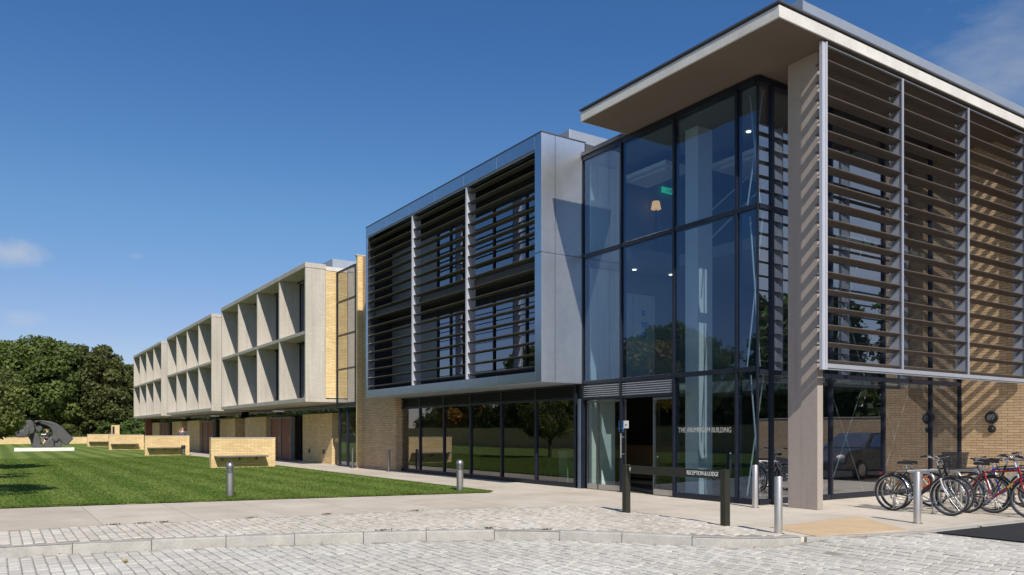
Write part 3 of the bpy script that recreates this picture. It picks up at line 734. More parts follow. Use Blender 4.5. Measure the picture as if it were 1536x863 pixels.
m = MB(); m.lathe([(.14,lz+.03),(.10,lz+.24)], lx, ly, 20); m.build('lamp_shade', M['lamp_orange'], D, smooth=True)
m = MB(); m.lathe([(.14,6.142),(.14,6.17),(.015,6.19),(.015,lz+.1)], lx, ly, 12); m.build('lamp_stand', M['black'], D)

# ------------------------------------------------------------------ clad wing
WB = thing('clad_wing', 'metal clad box wing with dark horizontal louvres above a dark glazed ground floor', 'building', (-22, 16, 0))
X0, X1, Y0, Z0, Z1 = -27.5, -16.2, 11.62, 2.79, 9.15
top = 6; dx = (X1-.30-X0)/6
m = MB()
for k in range(6): m.box(X0+k*dx+(.004 if k else 0), X0+(k+1)*dx-.004, Y0, Y0+.28, 8.79, Z1)
for k in range(6): m.box(X0+k*dx+(.004 if k else 0), X0+(k+1)*dx-.004, Y0, Y0+.28, Z0, 3.05)
for a, b_ in ((3.056, 5.93), (5.942, 8.784)): m.box(X0, X0+.17, Y0, Y0+.28, a, b_)
m.build('cladding_frame', M['clad'], WB, bevel=.006)
m = MB()
for a, b_ in ((Z0, 6.094), (6.106, Z1)):
    m.box(X1-.296, X1-.005, Y0, Y0+.28, a, b_)
m.build('cladding_frame', M['clad'], WB, bevel=.006)
for ya, yb in ((Y0+.003, 12.055), (12.067, YF+.06)):
    for a, b_ in ((Z0, 6.094), (6.106, Z1)):
        m = MB(); j = rng.uniform(-.004, .004)
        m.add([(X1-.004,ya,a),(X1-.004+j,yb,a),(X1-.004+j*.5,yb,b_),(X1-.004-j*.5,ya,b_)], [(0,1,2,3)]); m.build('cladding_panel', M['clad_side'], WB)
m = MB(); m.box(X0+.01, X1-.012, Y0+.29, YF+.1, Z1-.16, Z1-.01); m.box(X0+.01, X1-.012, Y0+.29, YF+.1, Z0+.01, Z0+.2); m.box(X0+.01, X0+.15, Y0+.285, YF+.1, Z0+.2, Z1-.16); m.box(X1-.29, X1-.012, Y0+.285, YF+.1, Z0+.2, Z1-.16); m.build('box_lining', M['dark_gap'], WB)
m = MB(); m.box(X0+.002, X1-.003, Y0+.003, YF+.05, Z0-.012, Z0-.004); m.build('box_soffit', M['roof_metal'], WB)
m = MB(); m.box(X0-.01, X1+.012, Y0-.012, YF+.1, Z1+.004, Z1+.03); m.box(-27.7, -16.22, YF+.1, 26, Z1-.2, Z1+.0); m.build('roof', M['cap'], WB)
# louvre screen of the box
FX = [X0+.17, -23.66, -20.06, X1-.296]
m = MB(); m.box(X0+.17, X1-.30, Y0+.03, Y0+.06, 8.75, 8.785)
scr2 = m.build('louvre_screen', M['alu'], WB)
for x in FX[1:3]:
    m = MB(); m.box(x-.018, x+.018, Y0+.05, Y0+.34, 3.055, 8.745); m.box(x-.035, x+.035, Y0+.02, Y0+.048, 3.055, 8.745); m.build('fin', M['alu_white'], scr2)
pz = (8.60-3.20)/17
for i in range(3):
    a, b_ = FX[i]+(.036 if i else .004), FX[i+1]-(.036 if i < 2 else .004)
    for k in range(18):
        z = 8.60 - k*pz; m = MB(); s_ = 1.0
        yy = Y0+.06
        m.extrude([(yy, z+.002),(yy+.012, z+.014),(yy+.17, z-.022),(yy+.17, z-.036),(yy+.012, z-.012)], 'x', a, b_); m.build('louvre', M['louvre_dark'], scr2)
m = MB(); m.box(FX[0], FX[3], Y0+.30, 12.55, 5.78, 6.02); m.build('floor_ledge', M['louvre_dark'], WB)
# windows of the box
GY = 12.62
m = MB(); m.box(X0+.15, X1-.29, GY, GY+.08, 8.25, 8.99); m.box(X0+.15, X1-.29, GY, GY+.08, 5.45, 6.35); m.box(X0+.15, X1-.29, GY, GY+.08, 2.99, 3.3)
for x in [FX[1], FX[2]] + [FX[1]+1.75, FX[2]+1.75, FX[1]+.9, FX[2]+2.9]: m.box(x-.035, x+.035, GY-.02, GY+.07, 3.3, 8.25)
m.build('window_frame', M['dark_gap'], WB)
for zr in ((3.3, 5.45), (6.35, 8.25)):
    m = MB(); m.box(X0+.16, FX[1]-1.75, GY+.0, GY+.06, *zr); m.box(FX[1]-1.62, FX[1]-.05, GY, GY+.06, *zr); m.build('wall_panel', M['door_frame'], WB)
    for i in (1, 2): pane_y('window_pane', FX[i]+.04, FX[i+1]-.01, GY+.02, zr[0], zr[1], M['glass_dark'], WB)
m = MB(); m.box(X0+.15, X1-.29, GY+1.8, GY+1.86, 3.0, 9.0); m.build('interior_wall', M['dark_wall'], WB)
# ground floor glazing
GP = [594, 630, 666, 706, 752.5, 804, 863]
GX = [on_y(p, YF) for p in GP]
m = MB()
for x in GX: m.box(x-.04, x+.04, YF-.03, YF+.12, 0, Z0-.03)
for i in range(6):
    for z0, z1 in ((0, .12), (2.36, 2.43), (2.72, 2.775)): m.box(GX[i]+.042, GX[i+1]-.042, YF-.025, YF+.11, z0, z1)
m.build('ground_window_frame', M['frame'], WB, bevel=.004)
for i in range(6):
    pane_y('window_pane', GX[i]+.03, GX[i+1]-.03, YF+.02, .12, 2.36, M['glass_ground'], WB)
    m = MB()
    for k in range(6):
        z = 2.455 + k*.045; m.extrude([(YF+.06, z),(YF-.015, z-.012),(YF-.015, z+.004),(YF+.06, z+.018)], 'x', GX[i]+.045, GX[i+1]-.045)
    m.build('air_grille', M['frame'], WB)
m = MB(); m.box(-27.7, -16.25, YF+.15, 19, 0.0, .01); m.build('interior_floor', M['int_floor'], WB)
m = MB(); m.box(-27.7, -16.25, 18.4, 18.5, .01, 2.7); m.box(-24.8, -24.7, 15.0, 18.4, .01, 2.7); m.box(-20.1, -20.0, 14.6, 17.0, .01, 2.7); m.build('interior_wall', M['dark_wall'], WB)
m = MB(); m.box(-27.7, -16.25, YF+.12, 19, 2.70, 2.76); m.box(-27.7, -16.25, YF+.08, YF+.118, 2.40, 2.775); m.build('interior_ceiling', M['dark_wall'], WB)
m = MB(); m.box(-27.73, -16.24, 19, 26, 0, Z1-.21); m.build('rear_wall', M['brick_tan'], WB)
for i, x in enumerate((-25.7, -23.0, -21.2, -18.4)):
    m = MB(); m.lathe([(.05, 2.695),(.04, 2.45)], x, 15.2+.3*i, 12); m.build('ceiling_light', M['plaster'], WB)
# brick wall beside the glazed link
m = MB(); m.box(-30.44, -27.22, 12.72, 13.1, 0, 8.75); m.build('brick_wall', M['brick_tan'], WB)
m = MB(); m.box(-30.6, -30.45, 12.50, 13.1, 0, 8.78); m.build('brick_pier', M['brick'], WB)
m = MB(); m.box(-30.62, -30.43, 12.44, 13.1, 8.783, 8.83); m.build('coping', M['coping'], WB)
m = MB(); m.box(-30.6, -27.74, 13.11, 26, 0, 8.6); m.build('brick_return', M['brick_tan'], WB)
# roof plant
m = MB(); m.box(-18.2, -17.6, 13.6, 18.5, Z1, 10.1); m.build('roof_plant', M['roof_metal'], WB, bevel=.01)
# glazed link
LY = 12.49; LX0, LX1 = -32.78, -30.62
m = MB()
for z in (2.72, 4.2, 5.67, 7.13, 8.45): m.box(LX0, LX1, LY-.03, LY+.06, z-.035, z+.035)
for x in (LX0+.03, LX1-.03): m.box(x-.03, x+.03, LY-.028, LY+.058, 2.756, 8.414)
m.box(LX0, LX1, LY-.025, LY+.055, 2.60, 2.684)
lf = m.build('link_frame', M['frame'], WB)
for a, b_ in ((2.755, 4.165), (4.235, 5.635), (5.705, 7.095), (7.165, 8.415)):
    pane_y('window_pane', LX0+.06, LX1-.06, LY+.01, a, b_, M['glass_link'], WB, .001)
m = MB(); m.box(LX0, LX1, LY+.06, 20, 8.45, 8.52); m.box(LX0+.02, LX1, LY+1.1, LY+1.2, 2.7, 8.44); m.box(LX0+.02, LX1, LY+.07, 20, 2.55, 2.68); m.build('link_body', M['plaster'], WB)
gx0 = on_y(522, 12.6)
m = MB()
for x in (LX0+.1, gx0, LX1-.05): m.box(x-.05, x+.05, 12.55, 12.65, .0, 2.55)
m.box(LX0+.15, gx0-.05, 12.56, 12.64, 0, .08); m.box(gx0+.05, LX1-.1, 12.56, 12.64, 0, .08)
m.build('link_door_frame', M['frame'], WB)
for a, b_ in ((LX0+.15, gx0-.05), (gx0+.05, LX1-.1)): pane_y('window_pane', a, b_, 12.6, .08, 2.55, M['glass_dark'], WB)
m = MB(); m.box(LX0+.1, LX1, 15.5, 15.6, 0, 2.55); m.build('link_back_wall', M['dark_wall'], WB)

# ------------------------------------------------------------------ accommodation blocks
BX0, BX1, BY = -47.7, -32.8, 11.1
CB = thing('accommodation_block', 'nearest pale concrete block of deep window boxes, beside the glazed link', 'building', (-40.2, 12, 0), group='concrete accommodation blocks')
dep = .87
m = MB(); m.box(BX0-.02, BX1+.02, BY-.02, BY+dep+.03, 8.56, 8.77); m.build('roof_slab', M['concrete'], CB, bevel=.01)
m = MB(); m.box(BX0-.01, BX1+.01, BY-.01, BY+dep+.03, 2.79, 2.97); m.box(BX0+.3, BX1-.02, BY+dep+.03, 13.5, 2.79, 2.93); m.build('base_slab', M['concrete'], CB, bevel=.01)
m = MB(); m.box(BX0+.13, BX1-.13, BY+.004, BY+dep+.02, 5.70, 5.85); m.build('middle_slab', M['concrete'], CB, bevel=.006)
m = MB(); m.box(BX1-.12, BX1, BY, BY+dep+.02, 2.973, 8.557); m.build('end_wall', M['concrete'], CB, bevel=.006)
m = MB(); m.box(BX0, BX0+.12, BY, BY+dep+.02, 2.973, 8.557); m.build('end_wall', M['concrete'], CB, bevel=.006)
cw = (BX1-BX0-.12)/4
for k in range(1, 4):
    x = BX0+.06+cw*k
    for a, b_ in ((2.973, 5.697), (5.853, 8.557)):
        m = MB(); m.box(x-.055, x+.055, BY+.002, BY+dep+.16, a, b_); m.build('fin', M['concrete'], CB)
for k in range(4):
    xa, xb = BX0+.06+cw*k+.06, BX0+.06+cw*(k+1)-(.06 if k < 3 else .30)
    for a, b_ in ((2.98, 5.69), (5.86, 8.55)):
        m = MB(); t = .05
        m.box(xa, xa+t, BY+dep+.09, BY+dep+.15, a, b_); m.box(xb-t, xb, BY+dep+.09, BY+dep+.15, a, b_); m.box(xa+t, xb-t, BY+dep+.09, BY+dep+.15, a, a+t); m.box(xa+t, xb-t, BY+dep-.03, BY+dep+.03, b_-t, b_); m.box((xa+xb)/2+.9, (xa+xb)/2+.95, BY+dep+.09, BY+dep+.15, a+t, b_-t); m.box((xa+xb)/2+.95, xb-t, BY+dep+.095, BY+dep+.145, a+.9, a+.95)
        wf = m.build('window', M['frame'], CB)
        pane_y('pane', xa+t, xb-t, BY+dep+.12, a+t, b_-t, M['glass_dark'], wf)
m = MB()
for k in range(4):
    xa = BX0+.06+cw*k+.1
    for z in (2.98, 5.86):
        q = [(xa + .04*i, BY+dep+.26+.03*(i % 2)) for i in range(14+ (k*5) % 9)]
        for (p, r_) in zip(q[:-1], q[1:]): m.quad((p[0],p[1],z),(r_[0],r_[1],z),(r_[0],r_[1],z+2.66),(p[0],p[1],z+2.66))
m.build('curtain', M['curtain'], CB)
m = MB(); m.box(BX0+.05, BX1-.05, BY+dep+1.2, BY+dep+1.25, 2.98, 8.5); m.build('interior_wall', M['dark_wall'], CB)
# brick flanks and roof behind
m = MB(); m.box(BX1-.35, BX1-.02, BY+dep+.035, 20, 2.975, 8.52); m.build('brick_flank', M['brick'], CB)
m = MB(); m.box(-50.2, BX0+.2, 12.6, 20, 2.975, 8.52); m.build('brick_infill', M['brick'], CB)
m = MB(); m.box(-50.2, BX1-.0, BY+dep+.036, 20.1, 8.524, 8.70); m.build('roof', M['fascia'], CB)
m = MB(); m.box(-50.2, BX1-.4, 19.5, 20, 0, 8.52); m.build('rear_wall', M['brick'], CB)
m = MB(); m.box(-36.2, -33.6, 12.6, 18, 8.705, 9.25); m.build('roof_plant', M['roof_metal'], CB)
# ground floor: brick piers, timber doors, dark glazing
PY = 12.95
m = MB(); m.box(-38.7, -34.6, PY, 18, 0, 2.37); pa = m.build('brick_pier', M['brick'], CB)
m = MB(); m.box(-49.6, -45.1, PY, 18, 0, 2.37); m.build('brick_pier', M['brick'], CB)
for px in (464.5, 486):
    x = on_y(px, PY); m = MB(); m.lathe([(.11, PY-.002),(.11, PY-.03),(.09, PY-.05)], x, .56, 20, 'y'); m.build('wall_light', M['bronze'], pa, smooth=True)
for i, (xa, xb) in enumerate(((-43.85, -42.05), (-42.03, -40.25))):
    m = MB(); m.box(xa, xa+.07, PY-.12, PY+.1, 0, 2.3); m.box(xb-.07, xb, PY-.12, PY+.1, 0, 2.3); m.box(xa+.07, xb-.07, PY-.12, PY+.1, 2.22, 2.3)
    d = m.build('door', M['door_frame'], CB)
    m = MB(); n = 6; dw = (xb-xa-.14)/n
    for k in range(n): m.box(xa+.07+k*dw+.004, xa+.07+(k+1)*dw-.004, PY-.07, PY+.02, .03, 2.22)
    m.build('timber_boarding', M['door_red'], d)
    m = MB(); m.tube([(xb-.2,PY-.12,.95),(xb-.2,PY-.12,1.25)], .012, 8); m.build('door_handle', M['steel'], d)
m = MB()
for a, b_ in ((-45.1, -43.87), (-40.23, -38.7)):
    m.box(a, a+.06, 13.28, 13.36, 0, 2.37); m.box(b_-.06, b_, 13.28, 13.36, 0, 2.37); m.box(a+.06, b_-.06, 13.28, 13.36, 0, .08)
m.box(-50.2, -34.6, 13.30, 13.38, 2.371, 2.45)
m.build('glazing_frame', M['frame'], CB)
for a, b_ in ((-45.04, -43.93), (-40.17, -38.76)): pane_y('window_pane', a, b_, 13.32, .08, 2.37, M['glass_dark'], CB)
pane_y('window_pane', -50.2, -34.6, 13.34, 2.45, 2.79, M['glass_dark'], CB)
m = MB(); m.box(-50.2, -34.7, 15.3, 15.4, 0, 2.79); m.build('interior_wall', M['dark_wall'], CB)
per = 17.4
for i, lab in ((1, 'middle of the three pale concrete blocks with deep window boxes'), (2, 'farthest pale concrete block of window boxes, next to the dark trees')):
    o = copy_tree(CB); o.location = (CB.location[0]-per*i, CB.location[1], 0); o['label'] = lab
m = MB(); m.box(-84.6, -84.0, 12.4, 12.9, 0, 2.78); m.build('support_post', M['door_red'], o)

# ------------------------------------------------------------------ bench walls
bench_specs = [(-33.4, on_x(316.5, -33.4), on_x(413, -33.4), 'nearest buff brick wall with a dark bench slab, behind the steel lamp bollard'),
    (-53.5, 7.9, 10.4, 'buff brick bench wall with a slim litter bin standing at its end'),
    (-72.0, 7.9, 10.4, 'third buff brick bench wall, partly hidden behind the one with the litter bin'),
    (-90.0, 7.9, 10.4, 'farthest buff brick bench wall, right beside the dark sculpture')]
first = None
for i, (x, ya, yb, lab) in enumerate(bench_specs):
    if first is None:
        B = thing('bench_wall', lab, 'wall', (x, (ya+yb)/2, 0), group='brick walls with benches along the lawn'); first = B
        m = MB(); m.box(x-.3, x, ya, yb, 0, 1.215); m.build('wall', M['brick'], B)
        m = MB(); m.box(x-.31, x+.012, ya-.012, yb+.012, 1.218, 1.262); m.build('coping', M['coping'], B, bevel=.005)
        m = MB(); m.box(x+.003, x+.46, ya+.12, yb-.42, .455, .515); m.build('bench_seat', M['bench'], B, bevel=.008)
        for q in (.4, 1.1, 1.8):
            m = MB(); m.extrude([(x+.003, .45),(x+.34, .45),(x+.34, .42),(x+.003, .30)], 'y', ya+q, ya+q+.05); m.build('bracket', M['steel_dark'], B)
    else:
        B = copy_tree(first); B.location = (x, (ya+yb)/2, 0); B['label'] = lab
Wl = MB(); Wl.box(-112.4, -112.0, -30, 14, 0, .82); BW = thing('boundary_wall', 'long low brick wall far across the lawn behind the dark sculpture', 'wall', (-112.2, -8, 0)); Wl.build('wall', M['brick'], BW)
m = MB(); m.box(-112.43, -111.97, -30, 14, .823, .87); m.build('coping', M['coping'], BW)
Bp = thing('brick_pillar', 'slim brick pillar with a dark slot standing at the far path end', 'pillar', (-98, 11.2, 0))
m = MB(); m.box(-98.3, -97.7, 10.9, 11.7, 0, 2.25); m.build('pillar', M['brick'], Bp)
m = MB(); m.box(-97.698, -97.68, 10.98, 11.2, .8, 2.1); m.build('slot', M['dark_gap'], Bp)

# ------------------------------------------------------------------ lamp bollards, bollards, posts, bin
def lamp_bollard(x, y, label):
    B = thing('lamp_bollard', label, 'bollard lamp', (x, y, 0), group='steel lamp bollards on the lawn')
    m = MB(); m.lathe([(.085,0),(.085,.55)], 0, 0, 28); m.build('post', M['steel_mid'], B, local=True, smooth=True)
    m = MB()
    for k in range(4):
        z = .555+k*.038; m.lathe([(.062,z),(.098,z+.006),(.090,z+.016),(.062,z+.024)], 0, 0, 28)
    m.lathe([(.06,.55),(.06,.71)], 0, 0, 20)
    m.build('lamp_louvres', M['steel_mid'], B, local=True, smooth=True)
    m = MB(); m.lathe([(.092,.70),(.094,.72),(.086,.755),(.066,.785),(.035,.803),(.004,.808)], 0, 0, 28); m.build('lamp_cap', M['steel_mid'], B, local=True, smooth=True)
    return B
b1 = lamp_bollard(-18.6, 4.52, 'ribbed steel lamp bollard on the lawn in front of the nearest bench wall')
b2 = copy_tree(b1); b2.location = (-17.05, 9.72, 0); b2['label'] = 'ribbed steel lamp bollard at the lawn tip in front of the dark glazing'
bol = None
for (x, y, h, lab) in [(-7.42, 9.61, .86, 'plain steel bollard with a dent beside the right end of the reception sign'), (-10.25, 12.56, .84, 'plain steel bollard close against the glass corner of the entrance building'), (-7.02, 12.62, .80, 'plain steel bollard in front of the bicycles, at the tan paving')]:
    if bol is None:
        bol = thing('bollard', lab, 'bollard', (x, y, 0), group='plain steel bollards by the entrance')
        m = MB(); m.lathe([(.0585,0),(.0585,.83),(.053,.842),(.02,.846)], 0, 0, 32); m.build('post', M['steel'], bol, local=True, smooth=True)
        m = MB(); m.lathe([(.085,0.001),(.085,.006),(.06,.008)], 0, 0, 32); m.build('base_ring', M['steel_dark'], bol, local=True)
    else:
        o = copy_tree(bol); o.location = (x, y, 0); o['label'] = lab
for i, (px, yy, lab) in enumerate([(583.3, 12.4, 'thin grey marker post in front of the brick cross wall'), (529, 12.3, 'thin grey marker post by the door of the glazed link')]):
    x = on_y(px, yy)
    if i == 0:
        P = thing('marker_post', lab, 'post', (x, yy, 0), group='thin marker posts by the path')
        m = MB(); m.lathe([(.055,0),(.055,.83),(.045,.84)], 0, 0, 16); m.build('post', M['steel_dark'], P, local=True, smooth=True)
        m = MB(); m.lathe([(.08,0.001),(.08,.006)], 0, 0, 20); m.build('base_ring', M['steel_dark'], P, local=True)
    else:
        P = copy_tree(P); P.location = (x, yy, 0); P['label'] = lab
Bn = thing('litter_bin', 'slim dark topped litter bin at the end of a brick bench wall', 'bin', (-52.75, 9.95, 0))
m = MB(); m.lathe([(.11,0),(.115,.42)], 0, 0, 20); m.build('body', M['steel_dark'], Bn, local=True, smooth=True)
m = MB(); m.lathe([(.13,.42),(.135,.45),(.135,.60),(.12,.65),(.05,.66)], 0, 0, 20); m.build('hood', M['black'], Bn, local=True, smooth=True)
m = MB(); m.box(.09, .14, -.06, .06, .50, .56); m.build('opening', M['dark_gap'], Bn, local=True)

# ------------------------------------------------------------------ reception sign
p1, p2 = (-10.84, 9.70), (-8.46, 9.65)
S = thing('reception_sign', 'low dark post and beam sign lettered RECEPTION & LODGE before the doors', 'sign', (p1[0], p1[1], 0), math.atan2(p2[1]-p1[1], p2[0]-p1[0]))
Lb = math.hypot(p2[0]-p1[0], p2[1]-p1[1])
for x in (0, Lb):
    m = MB(); m.box(x-.055, x+.055, -.055, .055, 0, .905); m.build('post', M['sign'], S, local=True, bevel=.006)
m = MB(); m.box(.058, Lb-.058, -.03, .03, .745, .885); bm_ = m.build('board', M['sign'], S, local=True, bevel=.004)
bm_['label'] = 'dark crossbar carrying white lettering and an arrow'
def flat_text(body, size, x, z, width, parent, y):
    cu = bpy.data.curves.new('lettering', 'FONT'); cu.body = body; cu.size = size; cu.extrude = .0015; cu.align_x = 'CENTER'; cu.align_y = 'CENTER'
    t = bpy.data.objects.new('tmp_text', cu); col.objects.link(t); dg = bpy.context.evaluated_depsgraph_get()
    me = bpy.data.meshes.new_from_object(t.evaluated_get(dg)); bpy.data.objects.remove(t); me.materials.clear(); me.materials.append(M['white'])
    xs = [v.co.x for v in me.vertices]; s = width/(max(xs)-min(xs))
    for v in me.vertices: v.co.x *= s
    o = bpy.data.objects.new('lettering', me); col.objects.link(o); o.parent = parent; o.location = (x, y, z); o.rotation_euler = (R(90), 0, 0)
flat_text('RECEPTION & LODGE', .100, Lb-.46, .82, .70, bm_, -.0325)
m = MB(); ax = .14; m.add([(ax,-.0325,.865),(ax-.028,-.0325,.83),(ax-.012,-.0325,.836),(ax-.009,-.0325,.785),(ax+.009,-.0325,.785),(ax+.012,-.0325,.836),(ax+.028,-.0325,.83)], [(0,1,2,3,4,5,6)]); m.build('arrow', M['white'], bm_, local=True)

# ------------------------------------------------------------------ things inside the wing glazing
def waste_bin(x, y, w_, h, mat, lid, label):
    B = thing('waste_bin', label, 'bin', (x, y, .01))
    m = MB(); m.extrude([(-w_/2*.9, -w_/2*.9),(w_/2*.9, -w_/2*.9),(w_/2*.9, w_/2*.9),(-w_/2*.9, w_/2*.9)], 'z', 0, h*.8); m.build('body', mat, B, local=True, bevel=.01)
    m = MB(); m.box(-w_/2, w_/2, -w_/2, w_/2, h*.8+.003, h); m.build('lid', lid, B, local=True, bevel=.02)
waste_bin(on_y(852, 13.7), 13.7, .42, .95, M['bin_green'], M['alu_white'], 'pale green waste bin with grey lid behind the last ground floor pane')
waste_bin(on_y(600, 13.3), 13.3, .35, .62, M['bin_dkgreen'], M['bin_dkgreen'], 'small bright green bin behind the glass next to the brick wall')
for i, (x, y, rz, lab) in enumerate([(-19.6, 15.0, .4, 'dark blue armchair inside, nearer the pale green bin'), (-20.9, 15.6, -.5, 'dark blue armchair inside, farther from the pale green bin')]):
    if i == 0:
        A_ = thing('armchair', lab, 'armchair', (x, y, .01), rz, 'armchairs in the dark lounge')
        m = MB(); m.box(-.35,.35,-.35,.3,.2,.45); m.build('seat', M['chair'], A_, local=True, bevel=.04)
        m = MB(); m.extrude([(.22,.45),(.36,.45),(.48,1.05),(.38,1.08)], 'x', -.35, .35); m.build('backrest', M['chair'], A_, local=True, bevel=.03)
        for s_ in (-1, 1):
            m = MB(); m.box(s_*.42-.06, s_*.42+.06, -.35, .35, .2, .65); m.build('armrest', M['chair'], A_, local=True, bevel=.03)
            for q in (-.3, .3):
                m = MB(); m.tube([(s_*.36,q,0),(s_*.36,q,.2)], .02, 8); m.build('leg', M['steel'], A_, local=True)
    else:
        o = copy_tree(A_); o.location = (x, y, .01); o.rotation_euler[2] = rz; o['label'] = lab

# ------------------------------------------------------------------ bicycles
def paint(c, name): return surf(name, c, .3, 0, .08, 8)
PAINT = {k: paint(v, k+'_paint') for k, v in {'black': (.015,.015,.017), 'silver': (.55,.56,.58), 'red': (.24,.012,.014), 'blue': (.015,.03,.28), 'grey': (.10,.11,.12), 'green': (.03,.10,.05)}.items()}
M['chrome'] = surf('chrome', (.75,.75,.76), .15, 1, .03, 10)
M['yellow'] = surf('yellow_decal', (.6,.38,.03), .4, 0, .05, 8)
M['orange_lock'] = surf('orange_lock', (.7,.10,.02), .5, 0, .05, 8)
def circle(cx, cz, r, n, y=0, a0=0, a1=2*math.pi, closed=True):
    k = n if closed else n+1
    return [(cx + r*math.cos(a0+(a1-a0)*i/n), y, cz + r*math.sin(a0+(a1-a0)*i/n)) for i in range(k)]
def bicycle(label, loc, rz, frame='black', tt=None, fork=None, guards=None, rack=False, basket=False, lean=0, lady=False, steer=0, flat=False, ring='chrome', decal=False, lock=False):
    B = thing('bicycle', label, 'bicycle', loc, rz, 'bicycles parked at the stands'); B.rotation_euler = (lean, 0, rz)
    Rw = .345; wb = 1.10
    def W(x):
        m = MB(); m.tube(circle(x, Rw, Rw-.019, 40), .019, 8, closed=True); t = m.build('wheel', M['rubber'], B, local=True, smooth=True)
        m = MB(); m.tube(circle(x, Rw, Rw-.046, 40), .011, 6, closed=True); m.build('rim', M['steel_mid'], t, local=True, smooth=True)
        m = MB()
        for k in range(26):
            a = 2*math.pi*k/26; s_ = .028 if k % 2 else -.028; a2 = a + (.5 if k % 4 < 2 else -.5)
            m.tube([(x+.02*math.cos(a2), s_, Rw+.02*math.sin(a2)), (x+(Rw-.05)*math.cos(a), 0, Rw+(Rw-.05)*math.sin(a))], .0011, 4, cap=False)
        m.tube([(x,-.05,Rw),(x,.05,Rw)], .018, 10); m.build('spokes', M['steel_dark'], t, local=True, smooth=True)
    W(0); W(wb)
    bb = (.45,0,.29); st = (.30,0,.80); ht = (.90,0,.86); hb = (.945,0,.70)
    P = PAINT[frame]
    m = MB()
    m.tube([bb, st], .016, 10); m.tube([hb, bb], .019, 10); m.tube([(hb[0]+.008,0,hb[2]-.03),(ht[0]-.012,0,ht[2]+.03)], .021, 10)
    for s_ in (-1, 1):
        m.tube([(.43,s_*.02,.29),(0,s_*.058,Rw)], .009, 8); m.tube([(.305,s_*.012,.77),(0,s_*.058,Rw)], .008, 8)
    if lady: m.tube([(.905,0,.80),(.70,0,.52),(.40,0,.46)], .016, 10)
    elif tt is None: m.tube([(ht[0],0,ht[2]-.04),(.308,0,.765)], .016, 10)
    fr = m.build('frame', P, B, local=True, smooth=True)
    if tt is not None:
        m = MB(); m.tube([(ht[0],0,ht[2]-.04),(.308,0,.765)], .021, 10); q = m.build('top_tube', tt, fr, local=True, smooth=True)
    if decal:
        m = MB(); a, b_ = np.array(hb), np.array(bb); m.tube([a+(b_-a)*.25, a+(b_-a)*.45], .0205, 10); m.build('decal', M['yellow'], fr, local=True, smooth=True)
    if lock:
        m = MB(); m.tube(circle(.62, .58, .085, 20, .03), .012, 6, closed=True); m.build('lock', M['orange_lock'], fr, local=True, smooth=True)
    fm = fork or P
    m = MB()
    for s_ in (-1, 1): m.tube([(hb[0]+.012,s_*.045,hb[2]-.05),(.985,s_*.052,.56),(1.04,s_*.055,.44),(wb,s_*.055,Rw)], [.016,.014,.011,.009], 8)
    m.tube([(hb[0]+.01,-.05,hb[2]-.045),(hb[0]+.01,.05,hb[2]-.045)], .016, 8)
    m.build('fork', fm, B, local=True, smooth=True)
    m = MB(); m.tube([(ht[0]-.012,0,ht[2]+.03),(ht[0]-.04,0,ht[2]+.11),(ht[0]+.03,0,ht[2]+.14)], .014, 10)
    hx, hz = ht[0]+.03, ht[2]+.14
    if flat: bars = [(hx-.03,-.30,hz+.01),(hx,-.12,hz),(hx,.12,hz),(hx-.03,.30,hz+.01)]
    else: bars = [(hx-.20,-.28,hz+.05),(hx-.08,-.27,hz+.07),(hx,-.12,hz),(hx,.12,hz),(hx-.08,.27,hz+.07),(hx-.20,.28,hz+.05)]
    m.tube(bars, .012, 10); hb_ = m.build('handlebar', M['chrome'], B, local=True, smooth=True)
    for s_ in (0, -1):
        e = np.array(bars[s_]); d = np.array(bars[1 if s_ == 0 else -2]) - e; d /= np.linalg.norm(d)
        m = MB(); m.tube([e, e+d*.12], .018, 10); m.build('grip', M['rubber'], hb_, local=True, smooth=True)
        m = MB(); p0 = e+d*.14; m.tube([p0, p0+np.array([.06,0,-.015]), p0+np.array([.05,0,-.03])-d*.1], .006, 6); m.build('brake_lever', M['chrome'], hb_, local=True, smooth=True)
    m = MB(); ca = [np.array((hx-.05,.15,hz+.02)), np.array((hx+.10,.10,hz-.02)), np.array((hx+.06,.03,hz-.2)), np.array((.93,.02,.66))]; m.tube(ca, .004, 5)
    m.tube([(p[0]+.02,-p[1],p[2]+.01) for p in ca], .004, 5); m.build('cable', M['black'], B, local=True, smooth=True)
    m = MB(); m.tube([st,(.275,0,.90)], .012, 8); m.build('seat_post', M['chrome'], B, local=True, smooth=True)
    # saddle: lofted
    m = MB(); prof = [(-.13,.075,.0),(-.10,.085,.008),(-.04,.072,.004),(.02,.04,0),(.08,.022,.002),(.13,.016,-.004)]; k = 10
    for (x, hw, dz) in prof:
        for i in range(k):
            a = 2*math.pi*i/k; m.v.append((.275+x, hw*math.cos(a), .925+dz + (.022 if math.sin(a) > 0 else .035)*math.sin(a)))
    for i in range(len(prof)-1):
        for j in range(k): m.f.append((i*k+j, i*k+(j+1)%k, (i+1)*k+(j+1)%k, (i+1)*k+j))
    m.f.append(tuple(range(k-1,-1,-1))); m.f.append(tuple((len(prof)-1)*k+j for j in range(k)))
    m.build('saddle', M['black'], B, local=True, smooth=True)
    # drivetrain
    m = MB(); m.tube(circle(.45,.29,.085,28,-.06), .006, 6, closed=True)
    for a in range(5): m.tube([(.45,-.06,.29),(.45+.085*math.cos(a*1.257),-.06,.29+.085*math.sin(a*1.257))], .006, 5)
    m.tube([(.45,-.07,.29),(.45,.07,.29)], .016, 8)
    for s_ in (-1, 1): m.tube([(.45,s_*.075,.29),(.45+s_*.15,s_*.085,.29-s_*.07)], .010, 8)
    cr = m.build('crankset', M['chrome'], B, local=True, smooth=True)
